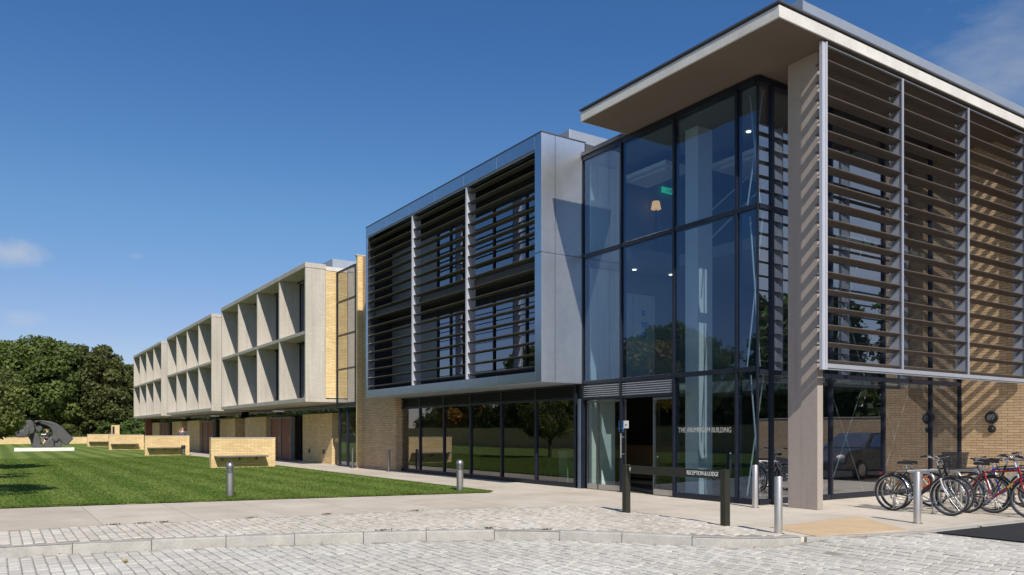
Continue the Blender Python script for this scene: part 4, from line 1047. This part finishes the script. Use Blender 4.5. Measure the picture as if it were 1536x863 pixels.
    for s_ in (-1, 1):
        m = MB(); m.box(.45+s_*.15-.045,.45+s_*.15+.045,s_*.135-.035,s_*.135+.035,.29-s_*.07-.012,.29-s_*.07+.012); m.build('pedal', M['black'], cr, local=True)
    m = MB(); m.tube([(.45,-.06,.377),(0,-.06,Rw+.04)], .005, 5); m.tube([(.45,-.06,.203),(.02,-.06,Rw-.09)], .005, 5); m.tube(circle(0,Rw,.042,16,-.06), .008, 6, closed=True); m.tube([(.02,-.065,Rw-.03),(.03,-.065,Rw-.11)], .012, 6); m.build('chain', M['steel_dark'], B, local=True, smooth=True)
    if guards is not None:
        def guard(cx, a0, a1):
            m = MB(); n = 18; ys = (-.026,-.015,0,.015,.026); rr = (.000,.010,.014,.010,.000)
            for i in range(n+1):
                a = a0+(a1-a0)*i/n
                for y, r_ in zip(ys, rr): m.v.append((cx+(Rw+.010+r_)*math.cos(a), y, Rw+(Rw+.010+r_)*math.sin(a)))
            for i in range(n):
                for j in range(4): m.f.append((i*5+j, (i+1)*5+j, (i+1)*5+j+1, i*5+j+1))
            for s_ in (-1, 1):
                a = a1-.25 if cx == 0 else a1-.2; m.tube([(cx,s_*.05,Rw),(cx+(Rw+.01)*math.cos(a),s_*.024,Rw+(Rw+.01)*math.sin(a))], .0025, 4)
            m.build('mudguard', guards, B, local=True, smooth=True)
        guard(0, R(20), R(190)); guard(wb, R(70), R(215))
    if rack:
        m = MB()
        for s_ in (-1, 1): m.tube([(.26,s_*.05,.74),(.02,s_*.06,.735),(-.22,s_*.06,.725)], .005, 6); m.tube([(-.12,s_*.06,.727),(0,s_*.062,Rw)], .004, 6); m.tube([(.0,s_*.06,.73),(0,s_*.062,Rw)], .004, 6)
        for x in (-.22,-.1,.02,.14): m.tube([(x,-.06,.73),(x,.06,.73)], .004, 6)
        rk = m.build('rack', M['black'], B, local=True, smooth=True)
        m = MB(); m.box(-.25,-.225,-.035,.035,.69,.735); m.build('rear_light', PAINT['red'], rk, local=True)
    if basket:
        m = MB(); x0, z0, z1 = hx+.05, hz-.16, hz+.12
        def ringp(z, e): return [(x0-e, -.15-e, z), (x0+.24+e, -.15-e, z), (x0+.24+e, .15+e, z), (x0-e, .15+e, z)]
        for q in range(10):
            t = q/9; e = .03*t; rp = ringp(z0+(z1-z0)*t, e); m.tube(rp+[rp[0]], .0055 if q < 9 else .010, 5)
        lo, hi = ringp(z0, 0), ringp(z1, .03)
        for s_ in range(4):
            a0, b0 = np.array(lo[s_]), np.array(lo[(s_+1)%4]); a1, b1 = np.array(hi[s_]), np.array(hi[(s_+1)%4])
            for q in range(11): m.tube([a0+(b0-a0)*q/11, a1+(b1-a1)*q/11], .0045, 4)
        m.box(x0, x0+.24, -.15, .15, z0-.006, z0); m.build('basket', M['black'], B, local=True)
    return B
bicycle('black and silver bicycle with a rear rack, nearest the glass wall and the bollard', (-8.40, 14.22, 0), -.03, 'black', PAINT['silver'], PAINT['silver'], M['chrome'], rack=True, lock=True)
bicycle('black bicycle with a wire basket on its handlebar', (-8.55, 14.64, 0), .02, 'black', None, None, M['black'], basket=True, lean=.0)
bicycle('red bicycle with a yellow decal, right of the silver front wheel', (-7.42, 14.98, 0), -.06, 'red', None, PAINT['red'], None, flat=True, decal=True, lean=-.05)
bicycle('dark grey bicycle standing behind the red one', (-8.40, 15.62, 0), .03, 'grey', None, None, M['chrome'], flat=True, lean=.05)
bicycle('blue bicycle at the right edge of the picture', (-7.85, 16.25, 0), -.02, 'blue', None, PAINT['blue'], None, flat=True, lean=-.04)
bicycle('silver step through bicycle behind the blue one', (-8.3, 16.85, 0), .04, 'silver', None, None, M['chrome'], lady=True, lean=.05)
bicycle('black bicycle facing the others, its front wheel just behind the red one', (-6.02, 15.34, 0), math.pi, 'black', None, None, M['black'], lean=.03)
bicycle('green bicycle with a rear rack, farthest of the row', (-8.35, 17.5, 0), -.02, 'green', None, None, M['black'], rack=True, lean=-.04)
for i, (x, y, lab) in enumerate([(-8.1, 14.43, 'steel bicycle stand between the rack bicycle and the basket bicycle'), (-8.05, 15.30, 'steel bicycle stand between the basket bicycle and the grey bicycle'), (-8.0, 15.95, 'steel bicycle stand just in front of the blue bicycle'), (-8.0, 16.55, 'steel bicycle stand just behind the blue bicycle')]):
    if i == 0:
        bs = thing('bicycle_stand', lab, 'bicycle stand', (x, y, 0), group='steel hoop stands for bicycles')
        m = MB(); pth = [(-.38,0,0),(-.38,0,.62)] + [(-.26-.12*math.cos(a),0,.62+.12*math.sin(a)) for a in (R(20),R(45),R(70))] + [(-.26,0,.74),(.26,0,.74)] + [(.26+.12*math.sin(a),0,.62+.12*math.cos(a)) for a in (R(20),R(45),R(70))] + [(.38,0,.62),(.38,0,0)]
        m.tube(pth, .024, 12); m.build('hoop', M['steel'], bs, local=True, smooth=True)
        for q in (-.38, .38):
            m = MB(); m.lathe([(.06,.001),(.06,.008),(.03,.012)], q, 0, 16); m.build('base_plate', M['steel_dark'], bs, local=True)
    else:
        o = copy_tree(bs); o.location = (x, y, 0); o['label'] = lab

# ------------------------------------------------------------------ car (seen mirrored in the glass)
C = thing('parked_car', 'dark grey hatchback parked beyond the brick wall, mirrored in the glass', 'car', (-6.1, 23.6, -.004), R(90))
prof = [(-2.05,.35),(-2.1,.55),(-2.0,.80),(-1.85,.93),(-.95,1.0),(-.2,1.02),(.9,1.0),(1.7,.97),(2.0,.80),(2.08,.55),(2.0,.33),(1.6,.28),(1.55,.45),(1.3,.58),(1.05,.45),(1.0,.26),(-1.0,.26),(-1.05,.45),(-1.3,.58),(-1.55,.45),(-1.6,.28)]
m = MB(); m.extrude(prof, 'y', -.82, .82); car = m.build('body', paint((.05,.055,.065), 'car_paint'), C, local=True, bevel=.06)
m = MB(); cab = [(-1.05,1.0),(-.35,1.46),(.9,1.48),(1.45,1.38),(1.85,.96)]; n = len(cab)
for s_ in (-1, 1):
    for (x, z) in cab: m.v.append((x, s_*(.78-.22*(z-.96)/.5), z))
m.f = [tuple(range(n)), tuple(range(2*n-1, n-1, -1))] + [(i, i+n, i+1+n, i+1) for i in range(n-1)]
m.build('roof', PAINT['grey'], C, local=True)
for s_ in (-1, 1):
    m = MB(); m.add([(-.78,s_*.775,1.03),(-.30,s_*.63,1.40),(.30,s_*.63,1.42),(.30,s_*.775,1.03)],[(0,1,2,3)]); m.add([(.36,s_*.775,1.03),(.36,s_*.63,1.42),(.95,s_*.63,1.42),(1.5,s_*.775,1.06)],[(0,1,2,3)]); m.build('window', M['glass_dark'], C, local=True)
m = MB(); m.add([(-1.06,-.70,1.02),(-1.06,.70,1.02),(-.37,.56,1.45),(-.37,-.56,1.45)],[(0,1,2,3)]); m.build('windscreen', M['glass_dark'], C, local=True)
for x in (-1.3, 1.3):
    for s_ in (-1, 1):
        m = MB(); m.lathe([(.2,s_*.80-.09),(.30,s_*.80-.10),(.315,s_*.80),(.30,s_*.80+.05),(.2,s_*.80+.04)], x, .315, 28, 'y'); t = m.build('wheel', M['rubber'], C, local=True, smooth=True)
        m = MB(); m.lathe([(.19,s_*.86-.02),(.19,s_*.86),(.05,s_*.86+.005)], x, .315, 20, 'y'); m.build('rim', M['steel_dark'], t, local=True)
for s_ in (-1, 1):
    m = MB(); m.ball((-2.0,s_*.6,.72), .08,.16,.08); m.build('headlight', M['white'], C, local=True, smooth=True)
    m = MB(); m.ball((2.0,s_*.65,.78), .06,.12,.10); m.build('tail_light', PAINT['red'], C, local=True, smooth=True)

# ------------------------------------------------------------------ sculpture
SXC, SYC = -70.6, 3.2
PL = MB(); PL.box(SXC-.8, SXC+.8, SYC-1.98, SYC+1.98, 0, .275)
o = PL.build('plinth', M['plinth'], bevel=.01); tag(o, 'long low white plinth on the lawn carrying the dark sculpture', 'plinth')
SC = thing('sculpture', 'large dark bronze abstract sculpture of arched masses on a white plinth', 'sculpture', (SXC, SYC, .275))
def sp_(pts): return [((zx-757)/13.27*.0517/1.163, max(0, (690-zy)/13.27*.0517)) for zx, zy in pts]
def lump(name, pts, x0, x1, bev=.1):
    m = MB(); m.extrude(sp_(pts), 'x', x0, x1); o = m.build(name, M['bronze'], SC, local=True, smooth=False)
    b = o.modifiers.new('bevel', 'BEVEL'); b.width = bev; b.segments = 3; b.limit_method = 'ANGLE'; b.angle_limit = R(50)
    return o
lump('arched_back', [(545,152),(650,145),(760,150),(880,166),(1000,205),(1100,268),(1200,360),(1280,450),(1342,510),(1240,622),(1190,652),(1120,600),(1052,520),(1012,572),(960,575),(900,505),(918,430),(905,350),(860,285),(790,248),(700,222),(640,178),(575,215)], -.45, .45, .12)
lump('shoulder', [(370,150),(500,138),(548,190),(575,330),(545,400),(480,425),(420,440),(380,400),(345,330),(350,262),(405,235),(375,190)], -.30, .55, .12)
lump('muzzle', [(345,250),(440,262),(485,350),(425,455),(335,490),(215,480),(170,420),(215,350),(335,335)], -.1, .62, .1)
lump('neck', [(545,205),(640,220),(725,275),(720,335),(650,400),(590,350)], -.5, .1, .08)
lump('leg', [(575,385),(640,425),(690,520),(730,690),(515,690),(535,540),(550,440)], -.25, .4, .1)
lump('leg', [(440,470),(560,400),(600,520),(580,690),(520,690),(480,540)], -.55, -.27, .05)
lump('leg', [(955,570),(1060,530),(1125,605),(1080,690),(965,690)], -.3, .3, .08)
lump('rounded_block', [(755,600),(830,515),(900,502),(952,570),(950,690),(740,690)], -.35, .5, .12)

# ------------------------------------------------------------------ people
SKIN = surf('skin', (.55,.34,.25), .6, 0, .05, 8)
HAIR = surf('dark_hair', (.03,.018,.012), .6, 0, .2, 20)
def skin_obj(name, joints, edges, mat, parent, root=0, sub=1):
    names = list(joints); idx = {n: i for i, n in enumerate(names)}
    me = bpy.data.meshes.new(name); me.from_pydata([joints[n][0] for n in names], [(idx[a], idx[b]) for a, b in edges], []); me.materials.append(mat)
    o = bpy.data.objects.new(name, me); col.objects.link(o); o.parent = parent
    md = o.modifiers.new('skin', 'SKIN'); md.use_smooth_shade = True
    if not me.skin_vertices: pass
    for i, n in enumerate(names):
        sv = me.skin_vertices[0].data[i]; r = joints[n][1]; sv.radius = (r, r); sv.use_root = (i == root)
    s = o.modifiers.new('sub', 'SUBSURF'); s.levels = sub; s.render_levels = sub; return o
def chain(*ns): return list(zip(ns[:-1], ns[1:]))
def hand(J, E, wrist, pref, base, d, side):
    d = np.array(d, float); d /= np.linalg.norm(d); side = np.array(side, float); b = np.array(base, float)
    J[pref+'palm'] = (tuple(b+d*.05), .028); E.append((wrist, pref+'palm'))
    for k, (o_, l) in enumerate(((-.03,.07),(-.01,.085),(.012,.08),(.032,.06))):
        p = b+d*.08+side*o_; J[f'{pref}f{k}'] = (tuple(p), .011); J[f'{pref}t{k}'] = (tuple(p+d*l*.9+np.cross(d, side)*.02), .008); E += [(pref+'palm', f'{pref}f{k}'), (f'{pref}f{k}', f'{pref}t{k}')]
    p = b+d*.03-side*.035; J[pref+'th'] = (tuple(p+d*.02-side*.02), .011); J[pref+'tt'] = (tuple(p+d*.05-side*.025), .009); E += [(pref+'palm', pref+'th'), (pref+'th', pref+'tt')]
def face(B, c, fwd):
    f = np.array(fwd, float); f /= np.linalg.norm(f); s = np.array((-f[1], f[0], 0)); c = np.array(c)
    for q in (-1, 1):
        m = MB(); p = c+f*.086+s*q*.032+np.array((0,0,.01)); m.ball(p, .012,.012,.009, 8, 6); m.build('eye', M['black'], B, local=True, smooth=True)
        m = MB(); p = c+s*q*.078; m.ball(p, .02,.014,.03, 8, 6); m.build('ear', SKIN, B, local=True, smooth=True)
    m = MB(); p = c+f*.1; m.ball(p, .014,.014,.024, 8, 6); m.build('nose', SKIN, B, local=True, smooth=True)
    m = MB(); p = c+f*.088+np.array((0,0,-.055)); m.ball(p, .022,.022,.007, 8, 6); m.build('mouth', surf('lips', (.4,.15,.13), .5), B, local=True, smooth=True)
def hair(B, c, fwd):
    f = np.array(fwd, float); f /= np.linalg.norm(f); c = np.array(c); m = MB(); m.ball(c-f*.022+np.array((0,0,.03)), .097,.097,.115, 14, 10)
    m.ball(c-f*.06+np.array((0,0,-.07)), .06,.075,.10, 12, 8); m.build('hair', HAIR, B, local=True, smooth=True)
def person(label, loc, rz, seated, top, legs):
    B = thing('person', label, 'person', loc, rz)
    J, E = {}, []
    if not seated:
        hz = .95
        J['pelvis'] = ((0,0,hz), .14); J['waist'] = ((0,0,1.1), .125); J['chest'] = ((0,0,1.33), .15); J['neck'] = ((0,0,1.5), .055); J['head'] = ((.015,0,1.64), .10); J['crown'] = ((.015,0,1.70), .085)
        for s, t in ((-1,'r'),(1,'l')):
            J[t+'hip'] = ((0,s*.1,.88), .095); J[t+'knee'] = ((.03,s*.11,.48), .06); J[t+'ank'] = ((0,s*.11,.08), .04); J[t+'toe'] = ((.15,s*.12,.035), .035)
            J[t+'sho'] = ((0,s*.2,1.40), .06)
        J['relb'] = ((.12,-.30,1.16), .042); J['rwri'] = ((.10,-.13,1.47), .03)
        J['lelb'] = ((.02,.27,1.13), .042); J['lwri'] = ((.16,.18,.98), .03)
        hands = (('rwri','R',(.10,-.13,1.47),(-.05,.10,.9),(1,0,0)), ('lwri','L',(.16,.18,.98),(.6,-.5,-.4),(0,.6,.6)))
        head = (.015,0,1.66)
    else:
        J['pelvis'] = ((0,0,.13), .14); J['waist'] = ((-.01,0,.28), .125); J['chest'] = ((.03,0,.50), .15); J['neck'] = ((.07,0,.67), .055); J['head'] = ((.11,0,.80), .10); J['crown'] = ((.10,0,.86), .085)
        for s, t in ((-1,'r'),(1,'l')):
            J[t+'hip'] = ((.04,s*.1,.12), .095); J[t+'knee'] = ((.46,s*.13,.22), .06); J[t+'ank'] = ((.52,s*.13,-.20), .04); J[t+'toe'] = ((.66,s*.14,-.24), .035)
            J[t+'sho'] = ((.04,s*.2,.57), .06); J[t+'elb'] = ((.12,s*.27,.33), .042); J[t+'wri'] = ((.33,s*.12,.36), .03)
        hands = (('rwri','R',(.33,-.12,.36),(.8,.3,.1),(0,.5,.8)), ('lwri','L',(.33,.12,.36),(.8,-.3,.1),(0,-.5,.8)))
        head = (.11,0,.82)
    E += chain('pelvis','waist','chest','neck','head','crown')
    for t in 'rl': E += chain('pelvis',t+'hip',t+'knee',t+'ank',t+'toe') + chain('chest',t+'sho',t+'elb',t+'wri')
    core = dict(J); coreE = list(E)
    for (w_, p, b, d, s) in hands: hand(J, E, w_, p, b, d, s)
    skin_obj('body', J, E, SKIN, B, 0, 1)
    def sub(names, edges, grow): return {n: (core[n][0], core[n][1]+grow) for n in names}, edges
    tn = ['waist','chest','rsho','relb','lsho','lelb']; j, e = sub(tn, [('waist','chest'),('chest','rsho'),('rsho','relb'),('chest','lsho'),('lsho','lelb')], .018)
    for t in 'rl':
        a, b = np.array(core[t+'elb'][0]), np.array(core[t+'wri'][0]); j[t+'cuff'] = (tuple(a+(b-a)*.85), .045); e.append((t+'elb', t+'cuff'))
    j['hem'] = (tuple(np.array(core['pelvis'][0])*.7+np.array(core['waist'][0])*.3), .155); e.append(('waist','hem'))
    skin_obj('jacket', j, e, top, B, 0, 1)
    ln = ['pelvis','rhip','rknee','rank','lhip','lknee','lank']; j, e = sub(ln, [('pelvis','rhip'),('rhip','rknee'),('rknee','rank'),('pelvis','lhip'),('lhip','lknee'),('lknee','lank')], .016)
    skin_obj('trousers', j, e, legs, B, 0, 1)
    for t in 'rl':
        a = np.array(core[t+'ank'][0]); m = MB(); m.ball(a+np.array((.06,0,-.035)), .15,.05,.045, 12, 8); m.build('shoe', M['black'], B, local=True, smooth=True)
    face(B, head, (1,0,0)); hair(B, head, (1,0,0))
    return B
CL1 = surf('grey_jacket', (.09,.085,.10), .9, 0, .15, 8); CL2 = surf('dark_trousers', (.03,.03,.04), .9, 0, .15, 8); CL3 = surf('black_top', (.03,.03,.035), .9, 0, .15, 8); CL4 = surf('grey_trousers', (.14,.14,.14), .9, 0, .15, 8)
Pn = person('person in a grey jacket standing on the path with a phone at the ear', (-55.0, 10.32, .0), R(-25), False, CL1, CL2); Pn.scale = (1.06,)*3
m = MB(); m.box(-.008,.008,-.012,.012,-.065,.065); ph = m.build('phone', M['black'], None, local=True, bevel=.004); ph.location = (-55.0+.05, 10.32-.19, 1.69); ph.rotation_euler = (R(-15), 0, R(-25)); tag(ph, 'small dark phone held at the ear of the person on the path', 'phone')
sy = SYC + (800-757)/13.27*.0517/1.163
Ps = person('dark haired person sitting in the opening of the sculpture holding white papers', (SXC+.0, sy+.10, .275+.60), R(-60), True, CL3, CL4)
m = MB(); c_ = (SXC+.30, sy-.20, .275+1.03); m.add([(c_[0]-.10,c_[1]-.16,c_[2]+.06),(c_[0]+.10,c_[1]-.16,c_[2]-.02),(c_[0]+.10,c_[1],c_[2]-.05),(c_[0]-.10,c_[1],c_[2]+.02),(c_[0]+.10,c_[1]+.16,c_[2]-.02),(c_[0]-.10,c_[1]+.16,c_[2]+.06)], [(0,1,2,3),(3,2,4,5)]); o = m.build('papers', M['white']); tag(o, 'open white papers held by the person sitting in the sculpture', 'papers')

# ------------------------------------------------------------------ trees
def crown_mesh(name, mat, r, zc, rz, nclump, nleaf, leaf, seed, flat=.0):
    g = np.random.default_rng(seed)
    d = g.normal(0, 1, (nclump, 3)); d /= np.linalg.norm(d, axis=1)[:, None]
    rad = g.uniform(.45, 1, nclump)**.55
    c = d*rad[:, None]*np.array([r, r, rz])*.86; c[:, 2] = np.where(c[:, 2] < -rz*.7, c[:, 2]*.75, c[:, 2])
    cr = g.uniform(.20, .33, nclump)*r
    pid = g.integers(0, nclump, nleaf)
    o = g.normal(0, 1, (nleaf, 3)); o /= np.linalg.norm(o, axis=1)[:, None]
    rr = g.uniform(.25, 1, nleaf)**.5
    p = c[pid] + o*(rr*cr[pid])[:, None]*np.array([1, 1, .75])
    nrm = o*.6 + g.normal(0, .6, (nleaf, 3)) + np.array([0, 0, .5]); nrm /= np.linalg.norm(nrm, axis=1)[:, None]
    t = np.cross(nrm, g.normal(0, 1, (nleaf, 3))); t /= np.linalg.norm(t, axis=1)[:, None]; b = np.cross(nrm, t)
    s = leaf*g.uniform(.6, 1.3, nleaf)[:, None]
    V = np.stack([p-t*s, p+b*s*.55, p+t*s, p-b*s*.55], 1); V[:, :, 2] += zc
    shade = np.clip(.5 + .28*g.normal(0, 1, nclump)[pid] + g.uniform(-.25, .25, nleaf), 0, 1)
    return raw_mesh(name, V, 4, mat, shade), c + np.array([0, 0, zc])
def make_tree(name, label, cat, loc, h, r, mat, nleaf, leaf, seed, group=None, low=.25, nclump=46, trunk=None):
    T = thing(name, label, cat, loc, random.uniform(0, 6), group)
    zc = h*(1+low)/2; rz = h*(1-low)/2
    me, cl = crown_mesh('crown', mat, r, zc, rz, nclump, nleaf, leaf, seed)
    o = bpy.data.objects.new('crown', me); col.objects.link(o); o.parent = T
    tr = trunk or h*.018
    m = MB(); top_ = (0.1, .05, h*.75)
    m.tube([(0,0,-.1),(.03,.02,h*.25),(-.03,.04,h*.5),top_], [tr*1.25, tr, tr*.7, tr*.3], 10)
    for k in range(0, len(cl), max(1, len(cl)//16)):
        e = cl[k]; z = max(h*.18, min(h*.6, e[2]*.55)); m.tube([(0,0,z),(e[0]*.45, e[1]*.45, (z+e[2])/2+.1),tuple(e)], [tr*.42, tr*.26, tr*.08], 6)
    m.build('trunk', M['bark'], T, local=True, smooth=True); return T
def put(o, x, y, s, rz, label, sz=None):
    c = copy_tree(o); c.location = (x, y, 0); c.scale = (s, s, sz or s); c.rotation_euler = (0, 0, rz); c['label'] = label; return c
G = 'trees closing the far end of the lawn'
tA = make_tree('broadleaf_tree', 'tall mid green tree at the left edge behind the sculpture', 'tree', (-120, -.5, 0), 15.0, 5.2, M['leaf'], 26000, .27, 11, G, .02, 120)
tB = make_tree('broadleaf_tree', 'dark olive green rounded tree right of the tallest green tree', 'tree', (-119, 10.8, 0), 14.4, 4.8, M['leaf_olive'], 26000, .25, 29, G, .0, 120)
put(tA, -117.5, 5.2, 1.0, 1.1, 'brightest green tree of the far row, directly above the sculpture', 1.02)
put(tB, -121, 14.8, .84, 2.2, 'smaller olive tree of the far row, nearest the concrete blocks')
put(tB, -128, 18.2, .78, 4.2, 'small tree peeping out behind the farthest concrete block', .76)
put(tA, -131, 2.6, 1.05, 3.0, 'tall tree of the back row seen between the front two green trees', 1.04)
put(tA, -132, 9.0, 1.02, 5.1, 'tall green tree of the back row behind the olive one', 1.0)
put(tB, -133, 14.5, .95, .6, 'back row tree with only its crown showing above the smaller olive tree', .9)
put(tA, -122, -7.5, 1.0, 2.4, 'tree of the far row just outside the left picture edge')
GS = 'shrubs under the far trees'
sh = make_tree('shrub', 'light green bush rising behind the back of the sculpture', 'shrub', (-114.5, 8.0, 0), 2.9, 1.5, M['leaf'], 3500, .15, 31, GS, .0, 22, .05)
for (x, y, s, lab) in [(-114.5, 3.4, .8, 'low bush behind the sculpture just above the brick wall'), (-115, 12.5, 1.05, 'bush behind the farthest bench wall'), (-115, 15.6, 1.2, 'bush beside the slim brick pillar'), (-115.5, 0.2, 1.0, 'bush at the left edge behind the boundary wall'), (-117, 10.4, 1.3, 'dark bush in the shade under the olive tree'), (-117, 6.0, 1.2, 'dark bush in the shade under the bright green tree'), (-117, 2.0, 1.3, 'dark bush in the shade under the left green tree'), (-118, 14.0, 1.4, 'dark bush in the shade under the smaller olive tree')]:
    put(sh, x, y, s, x*1.7+y, lab)
# dense wood behind, closes the view under the crowns
def wood(label, x0, x1, y0, y1, h, n, seed):
    g2 = np.random.default_rng(seed)
    px_ = g2.uniform(x0, x1, n); py_ = g2.uniform(y0, y1, n); hh = h*(.72 + .28*np.sin(px_*.35+py_*.41)*np.cos(py_*.23-px_*.19))
    p = np.stack([px_, py_, g2.uniform(0, 1, n)**.9*hh], 1)
    t = g2.normal(0, 1, (n, 3)); t /= np.linalg.norm(t, axis=1)[:, None]; b = np.cross(t, g2.normal(0, 1, (n, 3))); b /= np.linalg.norm(b, axis=1)[:, None]; s = .42*g2.uniform(.6, 1.3, n)[:, None]
    me = raw_mesh('woodland', np.stack([p-t*s, p+b*s*.6, p+t*s, p-b*s*.6], 1), 4, M['leaf_olive'], g2.uniform(0, .6, n))
    o = bpy.data.objects.new('woodland', me); col.objects.link(o); tag(o, label, 'woodland', kind='stuff')
wood('dark mass of woodland behind the row of far trees', -146, -137, -40, 40, 9, 26000, 9)
wood('unseen dark woodland added behind the garden wall to fill the glass reflection', -130, -8, -46, -38, 8, 26000, 10)  # unseen wood added to close the bright sky gap in the reflection
wood('unseen dark woodland added beyond the car park wall to darken the side glass reflection', -12, 60, 54, 60, 8, 16000, 12)  # unseen wood added to cover bright sky mirrored in the side glass
# near tree at the left edge and its neighbour whose shadow falls on the lawn
make_tree('young_tree', 'leafy young tree cut off by the left edge of the picture', 'tree', (-36.6, -.92, 0), 4.8, 2.2, M['leaf_near'], 12000, .085, 41, None, .16, 40, .09)
make_tree('young_tree', 'young tree just left of the picture whose shadow lies on the lawn', 'tree', (-18.8, -2.35, 0), 6.4, 2.15, M['leaf_near'], 9000, .085, 43, None, .42, 40, .1)
make_tree('young_tree', 'second young tree left of the picture, farther along the lawn', 'tree', (-26.5, -2.6, 0), 6.2, 2.3, M['leaf_near'], 9000, .085, 47, None, .40, 40, .1)
# the other side of the lawn, mirrored in the glazing
GR = 'trees across the lawn mirrored in the glass'
tG = make_tree('golden_tree', 'golden autumn tree across the lawn, mirrored in the lower glass', 'tree', (-52, -22, 0), 10.5, 4.2, M['leaf_gold'], 9000, .26, 53, GR, .12, 40)
put(tG, -88, -24, .9, 1.0, 'golden autumn tree mirrored in the ground floor glass beside the brick wall')
for (x, y, s, src, lab) in [(-66, -25, .85, tA, 'green tree mirrored between the two golden ones'), (-38, -25, .8, tB, 'olive tree across the lawn mirrored in the entrance glass'), (-28, -27, .75, tA, 'green tree nearest the road across the lawn'), (-104, -20, .8, tB, 'olive tree at the far corner across the lawn'), (-77, -29, .9, tB, 'olive tree behind the golden trees across the lawn'), (-59, -33, .95, tA, 'taller green tree in the second row across the lawn')]:
    c = put(src, x, y, s, x*.7, lab); c['group'] = GR
m = MB(); m.box(-100, -30, -16.3, -16.0, 0, 1.9); GW = thing('garden_wall', 'long garden brick wall across the lawn, mirrored in the ground floor glass', 'wall', (-65, -16.15, 0)); m.build('wall', M['brick'], GW)
m = MB(); m.box(-100.02, -29.98, -16.33, -15.97, 1.903, 1.95); m.build('coping', M['coping'], GW)
for i, (x, y, s, src, lab) in enumerate([(-4, 44, .8, tB, 'added unseen olive tree beyond the car park, nearest the brick wall'), (3, 47, .85, tA, 'added unseen green tree beyond the car park, second from the wall'), (10, 43, .8, tB, 'added unseen olive tree beyond the car park, third from the wall'), (17, 45, .85, tA, 'added unseen green tree beyond the car park, fourth from the wall'), (25, 41, .8, tB, 'added unseen olive tree beyond the car park, fifth from the wall'), (33, 38, .8, tA, 'added unseen green tree at the far corner of the car park'), (38, 28, .8, tB, 'added unseen olive tree at the near corner of the car park')]):
    c = put(src, x, y, s, x, lab); c['group'] = 'unseen trees added beyond the car park'  # unseen row added so the side glass reflects something dark
m = MB(); m.box(-6, 45, 37.0, 37.3, 0, 2.2); GW2 = thing('car_park_wall', 'brick wall along the far side of the car park', 'wall', (20, 37.15, 0)); m.build('wall', M['brick_tan'], GW2)
m = MB(); m.box(-6.02, 45.02, 36.97, 37.33, 2.203, 2.25); m.build('coping', M['coping'], GW2)
# dry bits gathered in the gutter and joints
n = 420; t_ = rng.uniform(0, 1, n); ii = (t_*(len(fine)-2)).astype(int); gx = np.array([fo[i_][0] for i_ in ii]); gy = np.array([fo[i_][1] for i_ in ii])
tang = np.array([(fine[i_+1][0]-fine[i_][0], fine[i_+1][1]-fine[i_][1]) for i_ in ii]); tang /= np.linalg.norm(tang, axis=1)[:, None]
dd = np.abs(rng.normal(0, .06, n))+.01; gx = gx + tang[:,1]*dd; gy = gy - tang[:,0]*dd; gz = np.array([road_z(x_, y_) for x_, y_ in zip(gx, gy)])+.006
A = rng.uniform(0, 6.28, n); s_ = rng.uniform(.004, .014, n); V = np.zeros((n,3,3))
for q in range(3): V[:,q] = np.stack([gx+np.cos(A+q*2.1)*s_, gy+np.sin(A+q*2.1)*s_, gz+rng.uniform(0,.008,n)], 1)
me = raw_mesh('leaf_litter', V, 3, M['litter'], rng.uniform(0,1,n)); o = bpy.data.objects.new('leaf_litter', me); col.objects.link(o); tag(o, 'dry brown leaf crumbs gathered along the gutter of the kerb', 'litter', kind='stuff')
# fallen leaves
for i, (x, y, z, lab) in enumerate([(-10.75, 1.35, -.11, 'yellow fallen leaf in the gutter below the kerb'), (-6.3, 6.1, -.11, 'pale fallen leaf on the road setts'), (-6.2, 13.0, .0, 'pale fallen leaf on the black asphalt')]):
    a = rng.uniform(0, 6); m = MB(); L = .07
    pts = [(-1,0,.0),(-.4,.42,.12),(.3,.5,.18),(1,0,.05),(.3,-.5,.25),(-.4,-.42,.1)]
    m.add([(x+L*(p[0]*math.cos(a)-p[1]*math.sin(a)), y+L*(p[0]*math.sin(a)+p[1]*math.cos(a)), z+.008+L*p[2]) for p in pts], [(0,1,2,3),(0,3,4,5)])
    o = m.build('fallen_leaf', surf('dry_leaf', (.45,.30,.06) if i == 0 else (.5,.45,.33), .7, 0, .2, 20)); tag(o, lab, 'leaf', 'fallen leaves on the ground')
